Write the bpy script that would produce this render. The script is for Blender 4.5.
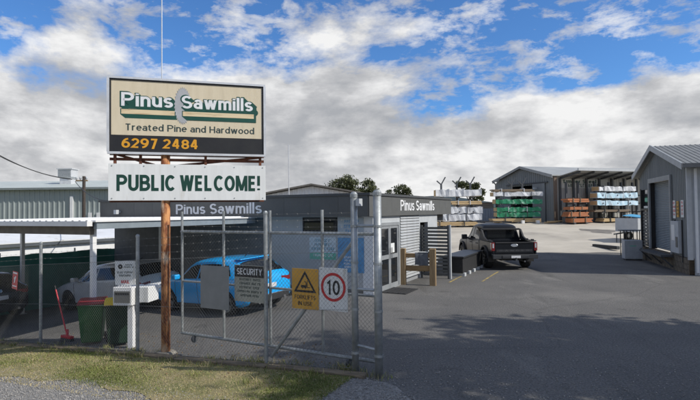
import bpy, bmesh, math, random
from math import sin, cos, pi, radians, sqrt, atan2
from mathutils import Vector, Matrix
import numpy as np

random.seed(7); RNG = np.random.default_rng(7)
for o in list(bpy.data.objects): bpy.data.objects.remove(o)
scene = bpy.context.scene
COL = scene.collection

# ---------------------------------------------------------------- camera
cam_d = bpy.data.cameras.new('camera'); cam = bpy.data.objects.new('camera', cam_d); COL.objects.link(cam)
cam_d.sensor_width = 36.0; cam_d.lens = 36.0 * 500 / 700; cam_d.clip_end = 9000; cam_d.clip_start = 0.05
cam.matrix_world = (Matrix.Translation((0, 0, 2.43)) @ Matrix.Rotation(radians(90 + 1.375), 4, 'X')
                    @ Matrix.Rotation(radians(-0.59), 4, 'Z'))
scene.camera = cam
# ---------------------------------------------------------------- sun and sky
EL = radians(40); SUN = Vector((0.943 * cos(EL), -0.332 * cos(EL), sin(EL)))
sd = bpy.data.lights.new('sun', 'SUN'); so = bpy.data.objects.new('sun', sd); COL.objects.link(so)
sd.energy = 2.7; sd.angle = radians(0.55); sd.color = (1.0, 0.95, 0.87)
so.rotation_euler = SUN.to_track_quat('Z', 'Y').to_euler(); so.location = (40, -14, 40)
w = bpy.data.worlds.new('World'); scene.world = w; w.use_nodes = True
nt = w.node_tree; nt.nodes.clear()
def N(t, **k):
    n = nt.nodes.new(t)
    for a, b in k.items(): setattr(n, a, b)
    return n
def math_(op, a, b=None, clamp=False):
    n = N('ShaderNodeMath', operation=op, use_clamp=clamp)
    for i, v in enumerate((a, b)):
        if v is None: continue
        if hasattr(v, 'is_linked') or hasattr(v, 'links'): nt.links.new(v, n.inputs[i])
        else: n.inputs[i].default_value = v
    return n.outputs[0]
sky = N('ShaderNodeTexSky', sky_type='NISHITA', sun_disc=False)
sky.sun_elevation = EL; sky.sun_rotation = atan2(SUN.x, SUN.y); sky.altitude = 600; sky.air_density = 1.0; sky.dust_density = 0.6; sky.ozone_density = 2.2
tc = N('ShaderNodeTexCoord'); sx = N('ShaderNodeSeparateXYZ'); nt.links.new(tc.outputs['Generated'], sx.inputs[0])
zc = math_('MAXIMUM', sx.outputs[2], 0.0)
cv = N('ShaderNodeCombineXYZ'); nt.links.new(sx.outputs[0], cv.inputs[0]); nt.links.new(sx.outputs[1], cv.inputs[1])
nt.links.new(math_('MULTIPLY', zc, 1.9), cv.inputs[2])
def noise(scale, detail, rough, dist, loc=(0, 0, 0), sc=(1, 1, 1)):
    mp = N('ShaderNodeMapping'); mp.inputs['Location'].default_value = loc; mp.inputs['Scale'].default_value = sc
    nt.links.new(cv.outputs[0], mp.inputs[0])
    n = N('ShaderNodeTexNoise'); n.inputs['Scale'].default_value = scale; n.inputs['Detail'].default_value = detail
    n.inputs['Roughness'].default_value = rough; n.inputs['Distortion'].default_value = dist
    nt.links.new(mp.outputs[0], n.inputs['Vector']); return n.outputs['Fac']
def ramp(fac, stops):
    r = N('ShaderNodeValToRGB'); e = r.color_ramp.elements
    e[0].position, e[0].color = stops[0][0], (*stops[0][1], 1); e[1].position, e[1].color = stops[-1][0], (*stops[-1][1], 1)
    for p, c in stops[1:-1]:
        q = e.new(p); q.color = (*c, 1)
    nt.links.new(fac, r.inputs[0]); return r.outputs[0]
def g(v): return (v, v, v)
S0 = (2.004, 4.305, 2.381)
big = noise(2.7, 12, 0.60, 0.12, S0)
bigup = noise(2.7, 7, 0.56, 0.12, (S0[0] - 0.01, S0[1], S0[2] + 0.10))
# the deck is closed low over the horizon and breaks up overhead
cover = ramp(zc, [(0.0, g(0.46)), (0.14, g(0.34)), (0.225, g(0.10)), (0.31, g(0.0)), (0.6, g(0.03)), (1.0, g(0.10))])
dens = math_('ADD', big, cover)
mask1 = ramp(dens, [(0.548, g(0)), (0.58, g(0.55)), (0.635, g(1))])
wisp = noise(9.0, 11, 0.64, 0.15, (-1.212, 1.129, 2.850), (1.0, 1.0, 1.25))
mask2 = ramp(wisp, [(0.50, g(0)), (0.57, g(0.50)), (0.68, g(0.95))])
mk = math_('MAXIMUM', mask1, mask2)
# tops of the banks catch the light, their bases are grey
lit = math_('ADD', math_('MULTIPLY', math_('SUBTRACT', big, bigup), 1.5), noise(4.2, 11, 0.62, 0.1, (9.2, 3.3, 1.0), (1, 1, 1.5)))
cc = ramp(lit, [(0.27, (2.65, 2.75, 2.95)), (0.42, (3.5, 3.55, 3.68)), (0.54, (4.6, 4.63, 4.72)), (0.68, (5.9, 5.9, 5.9))])
mix = N('ShaderNodeMix', data_type='RGBA'); nt.links.new(mk, mix.inputs['Factor'])
skb = N('ShaderNodeMix', data_type='RGBA', blend_type='MULTIPLY'); skb.inputs['Factor'].default_value = 1.0
nt.links.new(sky.outputs[0], skb.inputs['A']); skb.inputs['B'].default_value = (0.42, 0.70, 1.0, 1)
nt.links.new(skb.outputs['Result'], mix.inputs['A']); nt.links.new(cc, mix.inputs['B'])
bgn = N('ShaderNodeBackground'); bgn.inputs['Strength'].default_value = 0.10
nt.links.new(mix.outputs['Result'], bgn.inputs['Color'])
ow = N('ShaderNodeOutputWorld'); nt.links.new(bgn.outputs[0], ow.inputs[0])
vs = scene.view_settings; vs.view_transform = 'Standard'; vs.look = 'None'; vs.exposure = 0.62; vs.gamma = 1.0; vs.use_curve_mapping = False
scene.render.engine = 'CYCLES'
scene.render.resolution_x = 1024; scene.render.resolution_y = 585

# ---------------------------------------------------------------- materials
MATS = {}
def mat(name, c, rough=0.7, metal=0.0, c2=None, scale=4.0, bump=0.0, bscale=None, detail=6, lo=0.35, hi=0.65, coat=0.0, stretch=None, spots=None, alpha=1.0, spec=0.5):
    """procedural material: base colour broken up by noise between c and c2, optional fine relief and stains"""
    if name in MATS: return MATS[name]
    m = bpy.data.materials.new(name); m.use_nodes = True; t = m.node_tree; b = t.nodes['Principled BSDF']
    b.inputs['Roughness'].default_value = rough; b.inputs['Metallic'].default_value = metal
    b.inputs['Coat Weight'].default_value = coat; b.inputs['Coat Roughness'].default_value = 0.04
    b.inputs['Specular IOR Level'].default_value = spec
    if c2 is None: c2 = tuple(x * 0.82 for x in c)
    tcn = t.nodes.new('ShaderNodeTexCoord'); vec = tcn.outputs['Object']
    if stretch:
        mp = t.nodes.new('ShaderNodeMapping'); mp.inputs['Scale'].default_value = stretch
        t.links.new(vec, mp.inputs[0]); vec = mp.outputs[0]
    n = t.nodes.new('ShaderNodeTexNoise'); n.inputs['Scale'].default_value = scale; n.inputs['Detail'].default_value = detail
    n.inputs['Roughness'].default_value = 0.62
    t.links.new(vec, n.inputs['Vector'])
    r = t.nodes.new('ShaderNodeValToRGB'); r.color_ramp.elements[0].position = lo; r.color_ramp.elements[1].position = hi
    r.color_ramp.elements[0].color = (*c2, 1); r.color_ramp.elements[1].color = (*c, 1)
    t.links.new(n.outputs['Fac'], r.inputs[0]); col = r.outputs[0]
    if spots:
        sc, p0, p1, sc_col = spots
        n2 = t.nodes.new('ShaderNodeTexNoise'); n2.inputs['Scale'].default_value = sc; n2.inputs['Detail'].default_value = 5
        t.links.new(vec, n2.inputs['Vector'])
        r2 = t.nodes.new('ShaderNodeValToRGB'); r2.color_ramp.elements[0].position = p0; r2.color_ramp.elements[1].position = p1
        t.links.new(n2.outputs['Fac'], r2.inputs[0])
        mx = t.nodes.new('ShaderNodeMix'); mx.data_type = 'RGBA'; t.links.new(r2.outputs[0], mx.inputs['Factor'])
        t.links.new(col, mx.inputs['A']); mx.inputs['B'].default_value = (*sc_col, 1); col = mx.outputs['Result']
    t.links.new(col, b.inputs['Base Color'])
    if bump:
        nb = t.nodes.new('ShaderNodeTexNoise'); nb.inputs['Scale'].default_value = bscale or scale * 6; nb.inputs['Detail'].default_value = 4
        t.links.new(vec, nb.inputs['Vector'])
        bp = t.nodes.new('ShaderNodeBump'); bp.inputs['Strength'].default_value = bump; bp.inputs['Distance'].default_value = 0.02
        t.links.new(nb.outputs['Fac'], bp.inputs['Height']); t.links.new(bp.outputs[0], b.inputs['Normal'])
    MATS[name] = m; return m

def leafmat(name, a, b_):
    m = mat(name, a, 0.6, c2=b_, scale=0.9, lo=0.3, hi=0.7)
    b = m.node_tree.nodes['Principled BSDF']
    return m

asphalt = mat('asphalt', (0.122, 0.118, 0.112), 0.92, c2=(0.090, 0.088, 0.085), scale=0.55, bump=0.55, bscale=55, detail=10, lo=0.3, hi=0.7, spots=(0.22, 0.56, 0.70, (0.158, 0.152, 0.142)))
pale_gravel = mat('pale_gravel', (0.52, 0.475, 0.395), 0.95, c2=(0.39, 0.355, 0.295), scale=0.35, bump=0.6, bscale=18, detail=10, spots=(0.30, 0.56, 0.72, (0.27, 0.245, 0.21)))
dirt = mat('dry_ground', (0.20, 0.19, 0.11), 0.95, c2=(0.12, 0.13, 0.06), scale=0.15, bump=0.4, bscale=6)
soil = mat('verge_soil', (0.29, 0.235, 0.125), 0.95, c2=(0.165, 0.165, 0.062), scale=2.2, bump=0.8, bscale=40, detail=9)
grav = mat('grey_gravel', (0.31, 0.30, 0.28), 0.95, c2=(0.15, 0.145, 0.135), scale=22, bump=1.0, bscale=45, detail=6)
def two_scale_asphalt():
    # fine pale aggregate speckle plus a few long patch seams
    t = asphalt.node_tree; b = t.nodes['Principled BSDF']
    src = b.inputs['Base Color'].links[0].from_socket
    tcn = [n for n in t.nodes if n.type == 'TEX_COORD'][0]
    n = t.nodes.new('ShaderNodeTexNoise'); n.inputs['Scale'].default_value = 30; n.inputs['Detail'].default_value = 4; n.inputs['Roughness'].default_value = 0.8
    t.links.new(tcn.outputs['Object'], n.inputs['Vector'])
    r = t.nodes.new('ShaderNodeValToRGB'); r.color_ramp.elements[0].position = 0.35; r.color_ramp.elements[1].position = 0.72
    r.color_ramp.elements[0].color = (0.45, 0.45, 0.45, 1); r.color_ramp.elements[1].color = (1.95, 1.92, 1.86, 1)
    t.links.new(n.outputs['Fac'], r.inputs[0])
    mx = t.nodes.new('ShaderNodeMix'); mx.data_type = 'RGBA'; mx.blend_type = 'MULTIPLY'; mx.inputs['Factor'].default_value = 1
    t.links.new(src, mx.inputs['A']); t.links.new(r.outputs[0], mx.inputs['B'])
    v = t.nodes.new('ShaderNodeTexVoronoi'); v.feature = 'DISTANCE_TO_EDGE'; v.inputs['Scale'].default_value = 0.23
    wv = t.nodes.new('ShaderNodeTexNoise'); wv.inputs['Scale'].default_value = 1.4; wv.inputs['Detail'].default_value = 6
    t.links.new(tcn.outputs['Object'], wv.inputs['Vector'])
    va = t.nodes.new('ShaderNodeMix'); va.data_type = 'VECTOR'; va.inputs['Factor'].default_value = 0.16
    t.links.new(tcn.outputs['Object'], va.inputs['A']); t.links.new(wv.outputs['Color'], va.inputs['B'])
    t.links.new(va.outputs['Result'], v.inputs['Vector'])
    r3 = t.nodes.new('ShaderNodeValToRGB'); r3.color_ramp.elements[0].position = 0.0; r3.color_ramp.elements[1].position = 0.006
    r3.color_ramp.elements[0].color = (0.45, 0.45, 0.45, 1); r3.color_ramp.elements[1].color = (1, 1, 1, 1)
    t.links.new(v.outputs['Distance'], r3.inputs[0])
    m2 = t.nodes.new('ShaderNodeMix'); m2.data_type = 'RGBA'; m2.blend_type = 'MULTIPLY'; m2.inputs['Factor'].default_value = 0.35
    t.links.new(mx.outputs['Result'], m2.inputs['A']); t.links.new(r3.outputs[0], m2.inputs['B'])
    cur = m2.outputs['Result']
    for sc_, p0, p1, val, st_ in ((1.1, 0.62, 0.70, 0.55, (1, 1, 1)), (0.55, 0.57, 0.66, 1.45, (1, 0.35, 1)), (3.2, 0.66, 0.72, 0.60, (1, 1, 1)), (0.9, 0.60, 0.68, 0.70, (1, 0.12, 1))):
        mp_ = t.nodes.new('ShaderNodeMapping'); mp_.inputs['Scale'].default_value = st_; mp_.inputs['Rotation'].default_value = (0, 0, -0.45); mp_.inputs['Location'].default_value = (sc_ * 7, sc_ * 3, 0); t.links.new(tcn.outputs['Object'], mp_.inputs[0])
        ns = t.nodes.new('ShaderNodeTexNoise'); ns.inputs['Scale'].default_value = sc_; ns.inputs['Detail'].default_value = 7; ns.inputs['Roughness'].default_value = 0.65; t.links.new(mp_.outputs[0], ns.inputs['Vector'])
        rs_ = t.nodes.new('ShaderNodeValToRGB'); rs_.color_ramp.elements[0].position = p0; rs_.color_ramp.elements[1].position = p1; rs_.color_ramp.elements[0].color = (1, 1, 1, 1); rs_.color_ramp.elements[1].color = (val, val, val * 0.98, 1)
        t.links.new(ns.outputs['Fac'], rs_.inputs[0]); mm = t.nodes.new('ShaderNodeMix'); mm.data_type = 'RGBA'; mm.blend_type = 'MULTIPLY'; mm.inputs['Factor'].default_value = 0.75
        t.links.new(cur, mm.inputs['A']); t.links.new(rs_.outputs[0], mm.inputs['B']); cur = mm.outputs['Result']
    t.links.new(cur, b.inputs['Base Color'])
two_scale_asphalt()

galv = mat('galvanised_steel', (0.42, 0.44, 0.44), 0.5, 0.55, c2=(0.27, 0.29, 0.29), scale=9, bump=0.1)
wire = mat('galvanised_wire', (0.27, 0.275, 0.265), 0.6, 0.2, c2=(0.17, 0.17, 0.165), scale=3)
barb = mat('weathered_wire', (0.20, 0.20, 0.19), 0.7, 0.0, c2=(0.13, 0.13, 0.125))
rust = mat('rusted_steel', (0.56, 0.26, 0.10), 0.85, 0.0, c2=(0.20, 0.065, 0.025), scale=9, bump=0.6, detail=12, lo=0.42, hi=0.60, spots=(5.5, 0.53, 0.62, (0.66, 0.47, 0.32)), stretch=(1, 1, 0.4))
rust_dk = mat('rusted_frame', (0.17, 0.06, 0.03), 0.85, 0.1, c2=(0.08, 0.03, 0.018), scale=6, bump=0.4)
cream = mat('cream_board', (0.70, 0.61, 0.44), 0.5, c2=(0.64, 0.55, 0.385), scale=2, stretch=(4, 4, 0.6), spots=(1.3, 0.60, 0.80, (0.56, 0.48, 0.34)))
whiteb = mat('white_board', (0.77, 0.78, 0.76), 0.45, c2=(0.70, 0.71, 0.69), scale=2.0, stretch=(5, 5, 0.6), spots=(1.6, 0.60, 0.80, (0.56, 0.54, 0.48)))
alu = mat('aluminium_trim', (0.70, 0.71, 0.72), 0.4, 0.3)
black = mat('black_paint', (0.012, 0.012, 0.014), 0.5, c2=(0.02, 0.02, 0.02))
blackpl = mat('black_plastic', (0.018, 0.018, 0.019), 0.6, c2=(0.03, 0.03, 0.03), scale=12)
signgreen = mat('sign_green', (0.006, 0.075, 0.052), 0.5, c2=(0.005, 0.062, 0.043))
textgreen = mat('dark_green_ink', (0.004, 0.052, 0.034), 0.5)
darkink = mat('dark_ink', (0.035, 0.06, 0.055), 0.5)
amber = mat('amber_ink', (0.75, 0.36, 0.02), 0.5, c2=(0.66, 0.30, 0.015))
blade = mat('saw_blade_grey', (0.45, 0.46, 0.47), 0.5, c2=(0.36, 0.37, 0.38))
plank_c = mat('painted_plank', (0.74, 0.60, 0.38), 0.6, c2=(0.48, 0.33, 0.17), scale=3, stretch=(0.6, 8, 8), lo=0.3, hi=0.5)
white = mat('white_paint', (0.78, 0.78, 0.77), 0.5, c2=(0.70, 0.70, 0.69), scale=3)
whitetext = mat('white_ink', (0.82, 0.83, 0.83), 0.5)
greytext = mat('pale_grey_letters', (0.78, 0.79, 0.80), 0.5)
fascia_m = mat('charcoal_fascia', (0.112, 0.114, 0.108), 0.6, c2=(0.095, 0.097, 0.092), scale=1.6)
officewall = mat('grey_blue_wall', (0.48, 0.485, 0.48), 0.7, c2=(0.41, 0.415, 0.41), scale=1.2)
lgrey = mat('light_grey_wall', (0.50, 0.52, 0.53), 0.6, c2=(0.44, 0.46, 0.47))
alframe = mat('grey_door_frame', (0.40, 0.42, 0.43), 0.4, 0.3)
glass = mat('dark_glass', (0.012, 0.015, 0.018), 0.04, c2=(0.02, 0.022, 0.025), spec=0.8)
slatdk = mat('dark_grey_slats', (0.095, 0.10, 0.10), 0.5)
slatlt = mat('pale_slats', (0.42, 0.435, 0.44), 0.5)
timber = mat('weathered_timber', (0.34, 0.24, 0.13), 0.8, c2=(0.20, 0.135, 0.07), scale=3, stretch=(6, 6, 0.7), bump=0.4, bscale=18)
sleeper = mat('grey_sleeper', (0.24, 0.19, 0.125), 0.9, c2=(0.10, 0.08, 0.055), scale=4, stretch=(5, 0.7, 5), bump=0.8, bscale=14)
shedgrey = mat('shed_grey_cladding', (0.225, 0.24, 0.24), 0.5, 0.15, c2=(0.19, 0.205, 0.205), scale=0.8, stretch=(2, 2, 0.3))
shedgrey2 = mat('far_shed_cladding', (0.20, 0.215, 0.22), 0.55, 0.1, c2=(0.165, 0.18, 0.185), scale=0.7, stretch=(2, 2, 0.3))
backwall = mat('lean_to_back_wall', (0.46, 0.45, 0.41), 0.7, c2=(0.34, 0.33, 0.30), scale=0.6, stretch=(2, 2, 0.3))
rooflt = mat('pale_metal_roof', (0.36, 0.37, 0.355), 0.55, 0.0, c2=(0.29, 0.30, 0.29), scale=0.7)
roofwh = mat('white_metal_roof', (0.72, 0.73, 0.74), 0.5, c2=(0.62, 0.63, 0.64), scale=0.8, spots=(1.4, 0.62, 0.74, (0.42, 0.40, 0.36)))
roofbr = mat('grey_brown_roof', (0.17, 0.155, 0.135), 0.7, c2=(0.12, 0.11, 0.095))
rollerm = mat('roller_shutter_grey', (0.20, 0.235, 0.255), 0.5, 0.2, c2=(0.165, 0.195, 0.215), scale=1.5)
brown_base = mat('brown_block_base', (0.20, 0.165, 0.115), 0.9, c2=(0.12, 0.098, 0.07), scale=5, bump=0.6, bscale=20)
whcl = mat('warehouse_cladding', (0.33, 0.37, 0.36), 0.6, 0.1, c2=(0.28, 0.315, 0.305), scale=0.25, stretch=(1, 1, 2))
whroof = mat('warehouse_roof', (0.47, 0.51, 0.48), 0.55, c2=(0.41, 0.445, 0.42), scale=0.4)
shadecloth = mat('green_shade_cloth', (0.055, 0.19, 0.165), 0.9, c2=(0.075, 0.25, 0.215), scale=0.9, bump=0.4, bscale=5)
soffit = mat('brown_beam', (0.17, 0.15, 0.125), 0.8, c2=(0.12, 0.105, 0.09))
gutterm = mat('blue_grey_gutter', (0.24, 0.28, 0.31), 0.5, c2=(0.20, 0.235, 0.26))
bingreen = mat('bin_green', (0.018, 0.115, 0.030), 0.55, c2=(0.012, 0.085, 0.022), scale=3)
bindark = mat('bin_dark_green', (0.012, 0.035, 0.020), 0.55, c2=(0.009, 0.028, 0.016))
lidred = mat('bin_lid_red', (0.25, 0.022, 0.028), 0.5, c2=(0.19, 0.017, 0.022))
lidyel = mat('bin_lid_yellow', (0.72, 0.50, 0.02), 0.5, c2=(0.62, 0.43, 0.02))
redplastic = mat('red_plastic', (0.55, 0.02, 0.035), 0.45, c2=(0.48, 0.018, 0.03))
signred = mat('sign_red', (0.58, 0.02, 0.025), 0.5)
palered = mat('faded_red', (0.58, 0.13, 0.12), 0.6, c2=(0.50, 0.10, 0.09))
signyel = mat('sign_amber', (0.66, 0.36, 0.05), 0.55, c2=(0.58, 0.31, 0.045), scale=5)
greyplate = mat('grey_plate', (0.235, 0.245, 0.25), 0.45, 0.3, c2=(0.20, 0.21, 0.215))
stonegrey = mat('sign_stone', (0.42, 0.42, 0.35), 0.6, c2=(0.36, 0.36, 0.30))
bluecar = mat('vivid_blue_paint', (0.005, 0.40, 0.88), 0.30, 0.0, c2=(0.005, 0.38, 0.84), coat=0.7)
silver = mat('silver_paint', (0.58, 0.60, 0.62), 0.32, 0.0, c2=(0.50, 0.52, 0.54), coat=0.6)
blackcar = mat('black_car_paint', (0.012, 0.014, 0.017), 0.25, 0.1, c2=(0.014, 0.016, 0.02), coat=0.7)
ute_paint = mat('charcoal_paint', (0.011, 0.013, 0.016), 0.30, 0.0, c2=(0.013, 0.015, 0.019), spec=0.22)
carglass = mat('car_glass', (0.008, 0.010, 0.012), 0.04, c2=(0.010, 0.013, 0.015), spec=0.45)
rubber = mat('tyre_rubber', (0.016, 0.016, 0.017), 0.85, c2=(0.026, 0.026, 0.026), scale=14)
rimdk = mat('dark_alloy', (0.10, 0.105, 0.11), 0.35, 0.7)
rimlt = mat('bright_alloy', (0.38, 0.39, 0.40), 0.35, 0.7)
taillight = mat('tail_light_red', (0.22, 0.010, 0.012), 0.2, coat=0.6)
chrome = mat('chrome', (0.75, 0.76, 0.78), 0.15, 0.95)
platew = mat('number_plate', (0.72, 0.73, 0.74), 0.5)
yellowline = mat('worn_yellow_line', (0.46, 0.33, 0.08), 0.85, c2=(0.15, 0.13, 0.09), scale=6, lo=0.40, hi=0.60)
wrapwhite = mat('white_pack_wrap', (0.72, 0.73, 0.74), 0.45, c2=(0.50, 0.52, 0.54), scale=3.5, bump=0.4, bscale=5)
wrapgreen = mat('green_pack_wrap', (0.015, 0.21, 0.10), 0.5, c2=(0.30, 0.46, 0.37), scale=2.6, bump=0.5, bscale=4, lo=0.30, hi=0.48)
wrapblue = mat('pale_blue_pack_wrap', (0.40, 0.62, 0.74), 0.45, c2=(0.62, 0.72, 0.78), scale=3)
packorange = mat('red_pine_pack', (0.50, 0.195, 0.085), 0.8, c2=(0.36, 0.13, 0.055), scale=4, stretch=(0.5, 6, 6))
packpine = mat('pale_pine_pack', (0.62, 0.46, 0.25), 0.8, c2=(0.45, 0.31, 0.155), scale=4, stretch=(0.5, 6, 6))
packbrown = mat('brown_hardwood_pack', (0.27, 0.21, 0.15), 0.85, c2=(0.17, 0.13, 0.09), scale=4, stretch=(0.5, 6, 6))
racksteel = mat('rack_steel', (0.075, 0.08, 0.085), 0.65, 0.0, c2=(0.05, 0.055, 0.06))
darkvoid = mat('unlit_interior', (0.02, 0.02, 0.02), 0.9)  # near-black colour stands in for the shade inside openings
poster_g = mat('poster_green', (0.16, 0.50, 0.36), 0.5)
poster_b = mat('poster_blue', (0.075, 0.25, 0.48), 0.5, c2=(0.16, 0.36, 0.58), scale=5)
poster_w = mat('poster_pale', (0.60, 0.66, 0.68), 0.5, c2=(0.45, 0.55, 0.60), scale=7)
greycloth = mat('grey_cloth', (0.13, 0.14, 0.16), 0.9, c2=(0.09, 0.10, 0.115), scale=9, bump=0.5)
barkm = mat('bark', (0.12, 0.095, 0.075), 0.9, c2=(0.07, 0.055, 0.045), scale=6, bump=0.6)
pineleaf = leafmat('dark_pine_foliage', (0.105, 0.115, 0.045), (0.060, 0.072, 0.028))
gumleaf = leafmat('gum_foliage', (0.080, 0.10, 0.045), (0.050, 0.066, 0.028))
hillm = mat('far_hills', (0.065, 0.095, 0.11), 0.9, c2=(0.05, 0.075, 0.09), scale=0.004)

# ---------------------------------------------------------------- helpers
def sm(a, b, x):
    t = max(0.0, min(1.0, (x - a) / (b - a))); return t * t * (3 - 2 * t)
def zg(x, y):
    """ground height: the yard falls to the left and climbs towards the back"""
    z = 0.0
    if x < 0: z -= 0.077 * min(-x, 10.5)
    if y > 24: z += 0.065 * (min(y, 44.0) - 24)
    return z

def tag(o, label=None, cat=None, group=None, kind=None):
    if label: o['label'] = label
    if cat: o['category'] = cat
    if group: o['group'] = group
    if kind: o['kind'] = kind
    return o
def thing(name, label, cat, loc=(0, 0, 0), rz=0.0, group=None):
    o = bpy.data.objects.new(name, None); COL.objects.link(o); o.empty_display_size = 0.2
    o.location = loc; o.rotation_euler = (0, 0, rz)
    return tag(o, label, cat, group)
def link(name, me, m, parent=None, smooth=False, bevel=0.0, loc=None, rot=None):
    o = bpy.data.objects.new(name, me); COL.objects.link(o)
    if m is not None and len(me.materials) == 0: me.materials.append(m)
    if parent is not None: o.parent = parent
    if smooth:
        me.polygons.foreach_set('use_smooth', [True] * len(me.polygons))
    if bevel:
        bm_ = o.modifiers.new('bevel', 'BEVEL'); bm_.width = bevel; bm_.segments = 2; bm_.limit_method = 'ANGLE'; bm_.angle_limit = radians(40)
    if loc: o.location = loc
    if rot: o.rotation_euler = rot
    return o

class MB:
    def __init__(s): s.v = []; s.f = []
    def add(s, vs_, fs):
        n = len(s.v); s.v += [tuple(p) for p in vs_]; s.f += [tuple(i + n for i in q) for q in fs]; return s
    def box(s, x0, x1, y0, y1, z0, z1):
        return s.add([(x0, y0, z0), (x1, y0, z0), (x1, y1, z0), (x0, y1, z0), (x0, y0, z1), (x1, y0, z1), (x1, y1, z1), (x0, y1, z1)],
                     [(0, 3, 2, 1), (4, 5, 6, 7), (0, 1, 5, 4), (1, 2, 6, 5), (2, 3, 7, 6), (3, 0, 4, 7)])
    def bar(s, p, q, w_, h_=None, up=(0, 0, 1)):
        p = Vector(p); q = Vector(q); d = (q - p).normalized(); h_ = h_ or w_
        u = Vector(up)
        if abs(d.dot(u)) > 0.98: u = Vector((0, 1, 0))
        a = d.cross(u).normalized(); b = a.cross(d).normalized()
        c = []
        for e in (p, q):
            for i, j in ((-1, -1), (1, -1), (1, 1), (-1, 1)): c.append(e + a * (i * w_ / 2) + b * (j * h_ / 2))
        return s.add(c, [(0, 3, 2, 1), (4, 5, 6, 7), (0, 1, 5, 4), (1, 2, 6, 5), (2, 3, 7, 6), (3, 0, 4, 7)])
    def tube(s, p, q, r, n=10, r2=None, cap=True):
        p = Vector(p); q = Vector(q); d = (q - p)
        if d.length < 1e-6: return s
        d.normalize(); u = Vector((0, 0, 1)) if abs(d.z) < 0.9 else Vector((1, 0, 0))
        a = d.cross(u).normalized(); b = d.cross(a).normalized(); r2 = r if r2 is None else r2
        c = [p + (a * cos(2 * pi * i / n) + b * sin(2 * pi * i / n)) * r for i in range(n)] + \
            [q + (a * cos(2 * pi * i / n) + b * sin(2 * pi * i / n)) * r2 for i in range(n)]
        f = [(i, n + i, n + (i + 1) % n, (i + 1) % n) for i in range(n)]
        if cap: f += [tuple(range(n)), tuple(range(2 * n - 1, n - 1, -1))]
        return s.add(c, f)
    def path(s, pts, r, n=6):
        for a, b in zip(pts[:-1], pts[1:]): s.tube(a, b, r, n)
        return s
    def prism(s, poly, y0, y1):
        """poly in the x-z plane, extruded along y"""
        n = len(poly)
        return s.add([(x, y0, z) for x, z in poly] + [(x, y1, z) for x, z in poly],
                     [tuple(range(n)), tuple(range(2 * n - 1, n - 1, -1))] + [(i, n + i, n + (i + 1) % n, (i + 1) % n) for i in range(n)])
    def extr(s, poly3, vec):
        n = len(poly3); vec = Vector(vec)
        return s.add([Vector(p) for p in poly3] + [Vector(p) + vec for p in poly3],
                     [tuple(range(n)), tuple(range(2 * n - 1, n - 1, -1))] + [(i, n + i, n + (i + 1) % n, (i + 1) % n) for i in range(n)])
    def lathe(s, prof, n=20, axis='y', c=(0, 0, 0)):
        """prof: list of (r, h)"""
        m_ = len(prof); vs_ = []
        for r, h in prof:
            for i in range(n):
                a = 2 * pi * i / n
                if axis == 'y': vs_.append((c[0] + r * cos(a), c[1] + h, c[2] + r * sin(a)))
                else: vs_.append((c[0] + r * cos(a), c[1] + r * sin(a), c[2] + h))
        f = [(k * n + i, k * n + (i + 1) % n, (k + 1) * n + (i + 1) % n, (k + 1) * n + i) for k in range(m_ - 1) for i in range(n)]
        return s.add(vs_, f)
    def mesh(s, name='mesh'):
        me = bpy.data.meshes.new(name); me.from_pydata(s.v, [], s.f)
        b = bmesh.new(); b.from_mesh(me); bmesh.ops.recalc_face_normals(b, faces=b.faces); b.to_mesh(me); b.free()
        me.update(); return me
    def build(s, name, m, parent=None, smooth=False, bevel=0.0, loc=None, rot=None):
        return link(name, s.mesh(name), m, parent, smooth, bevel, loc, rot)

def sheet(name, xs, ys, m, dz=0.0, fn=None, kind='structure', clip=None):
    xs = list(xs); ys = list(ys); v = []; f = []
    for y in ys:
        for x in xs:
            X, Y = fn(x, y) if fn else (x, y)
            v.append((X, Y, zg(X, Y) + dz))
    nx = len(xs)
    for j in range(len(ys) - 1):
        for i in range(nx - 1): f.append((j * nx + i, j * nx + i + 1, (j + 1) * nx + i + 1, (j + 1) * nx + i))
    me = bpy.data.meshes.new(name); me.from_pydata(v, [], f); me.update()
    o = link(name, me, m)
    o['kind'] = kind
    return o

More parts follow.
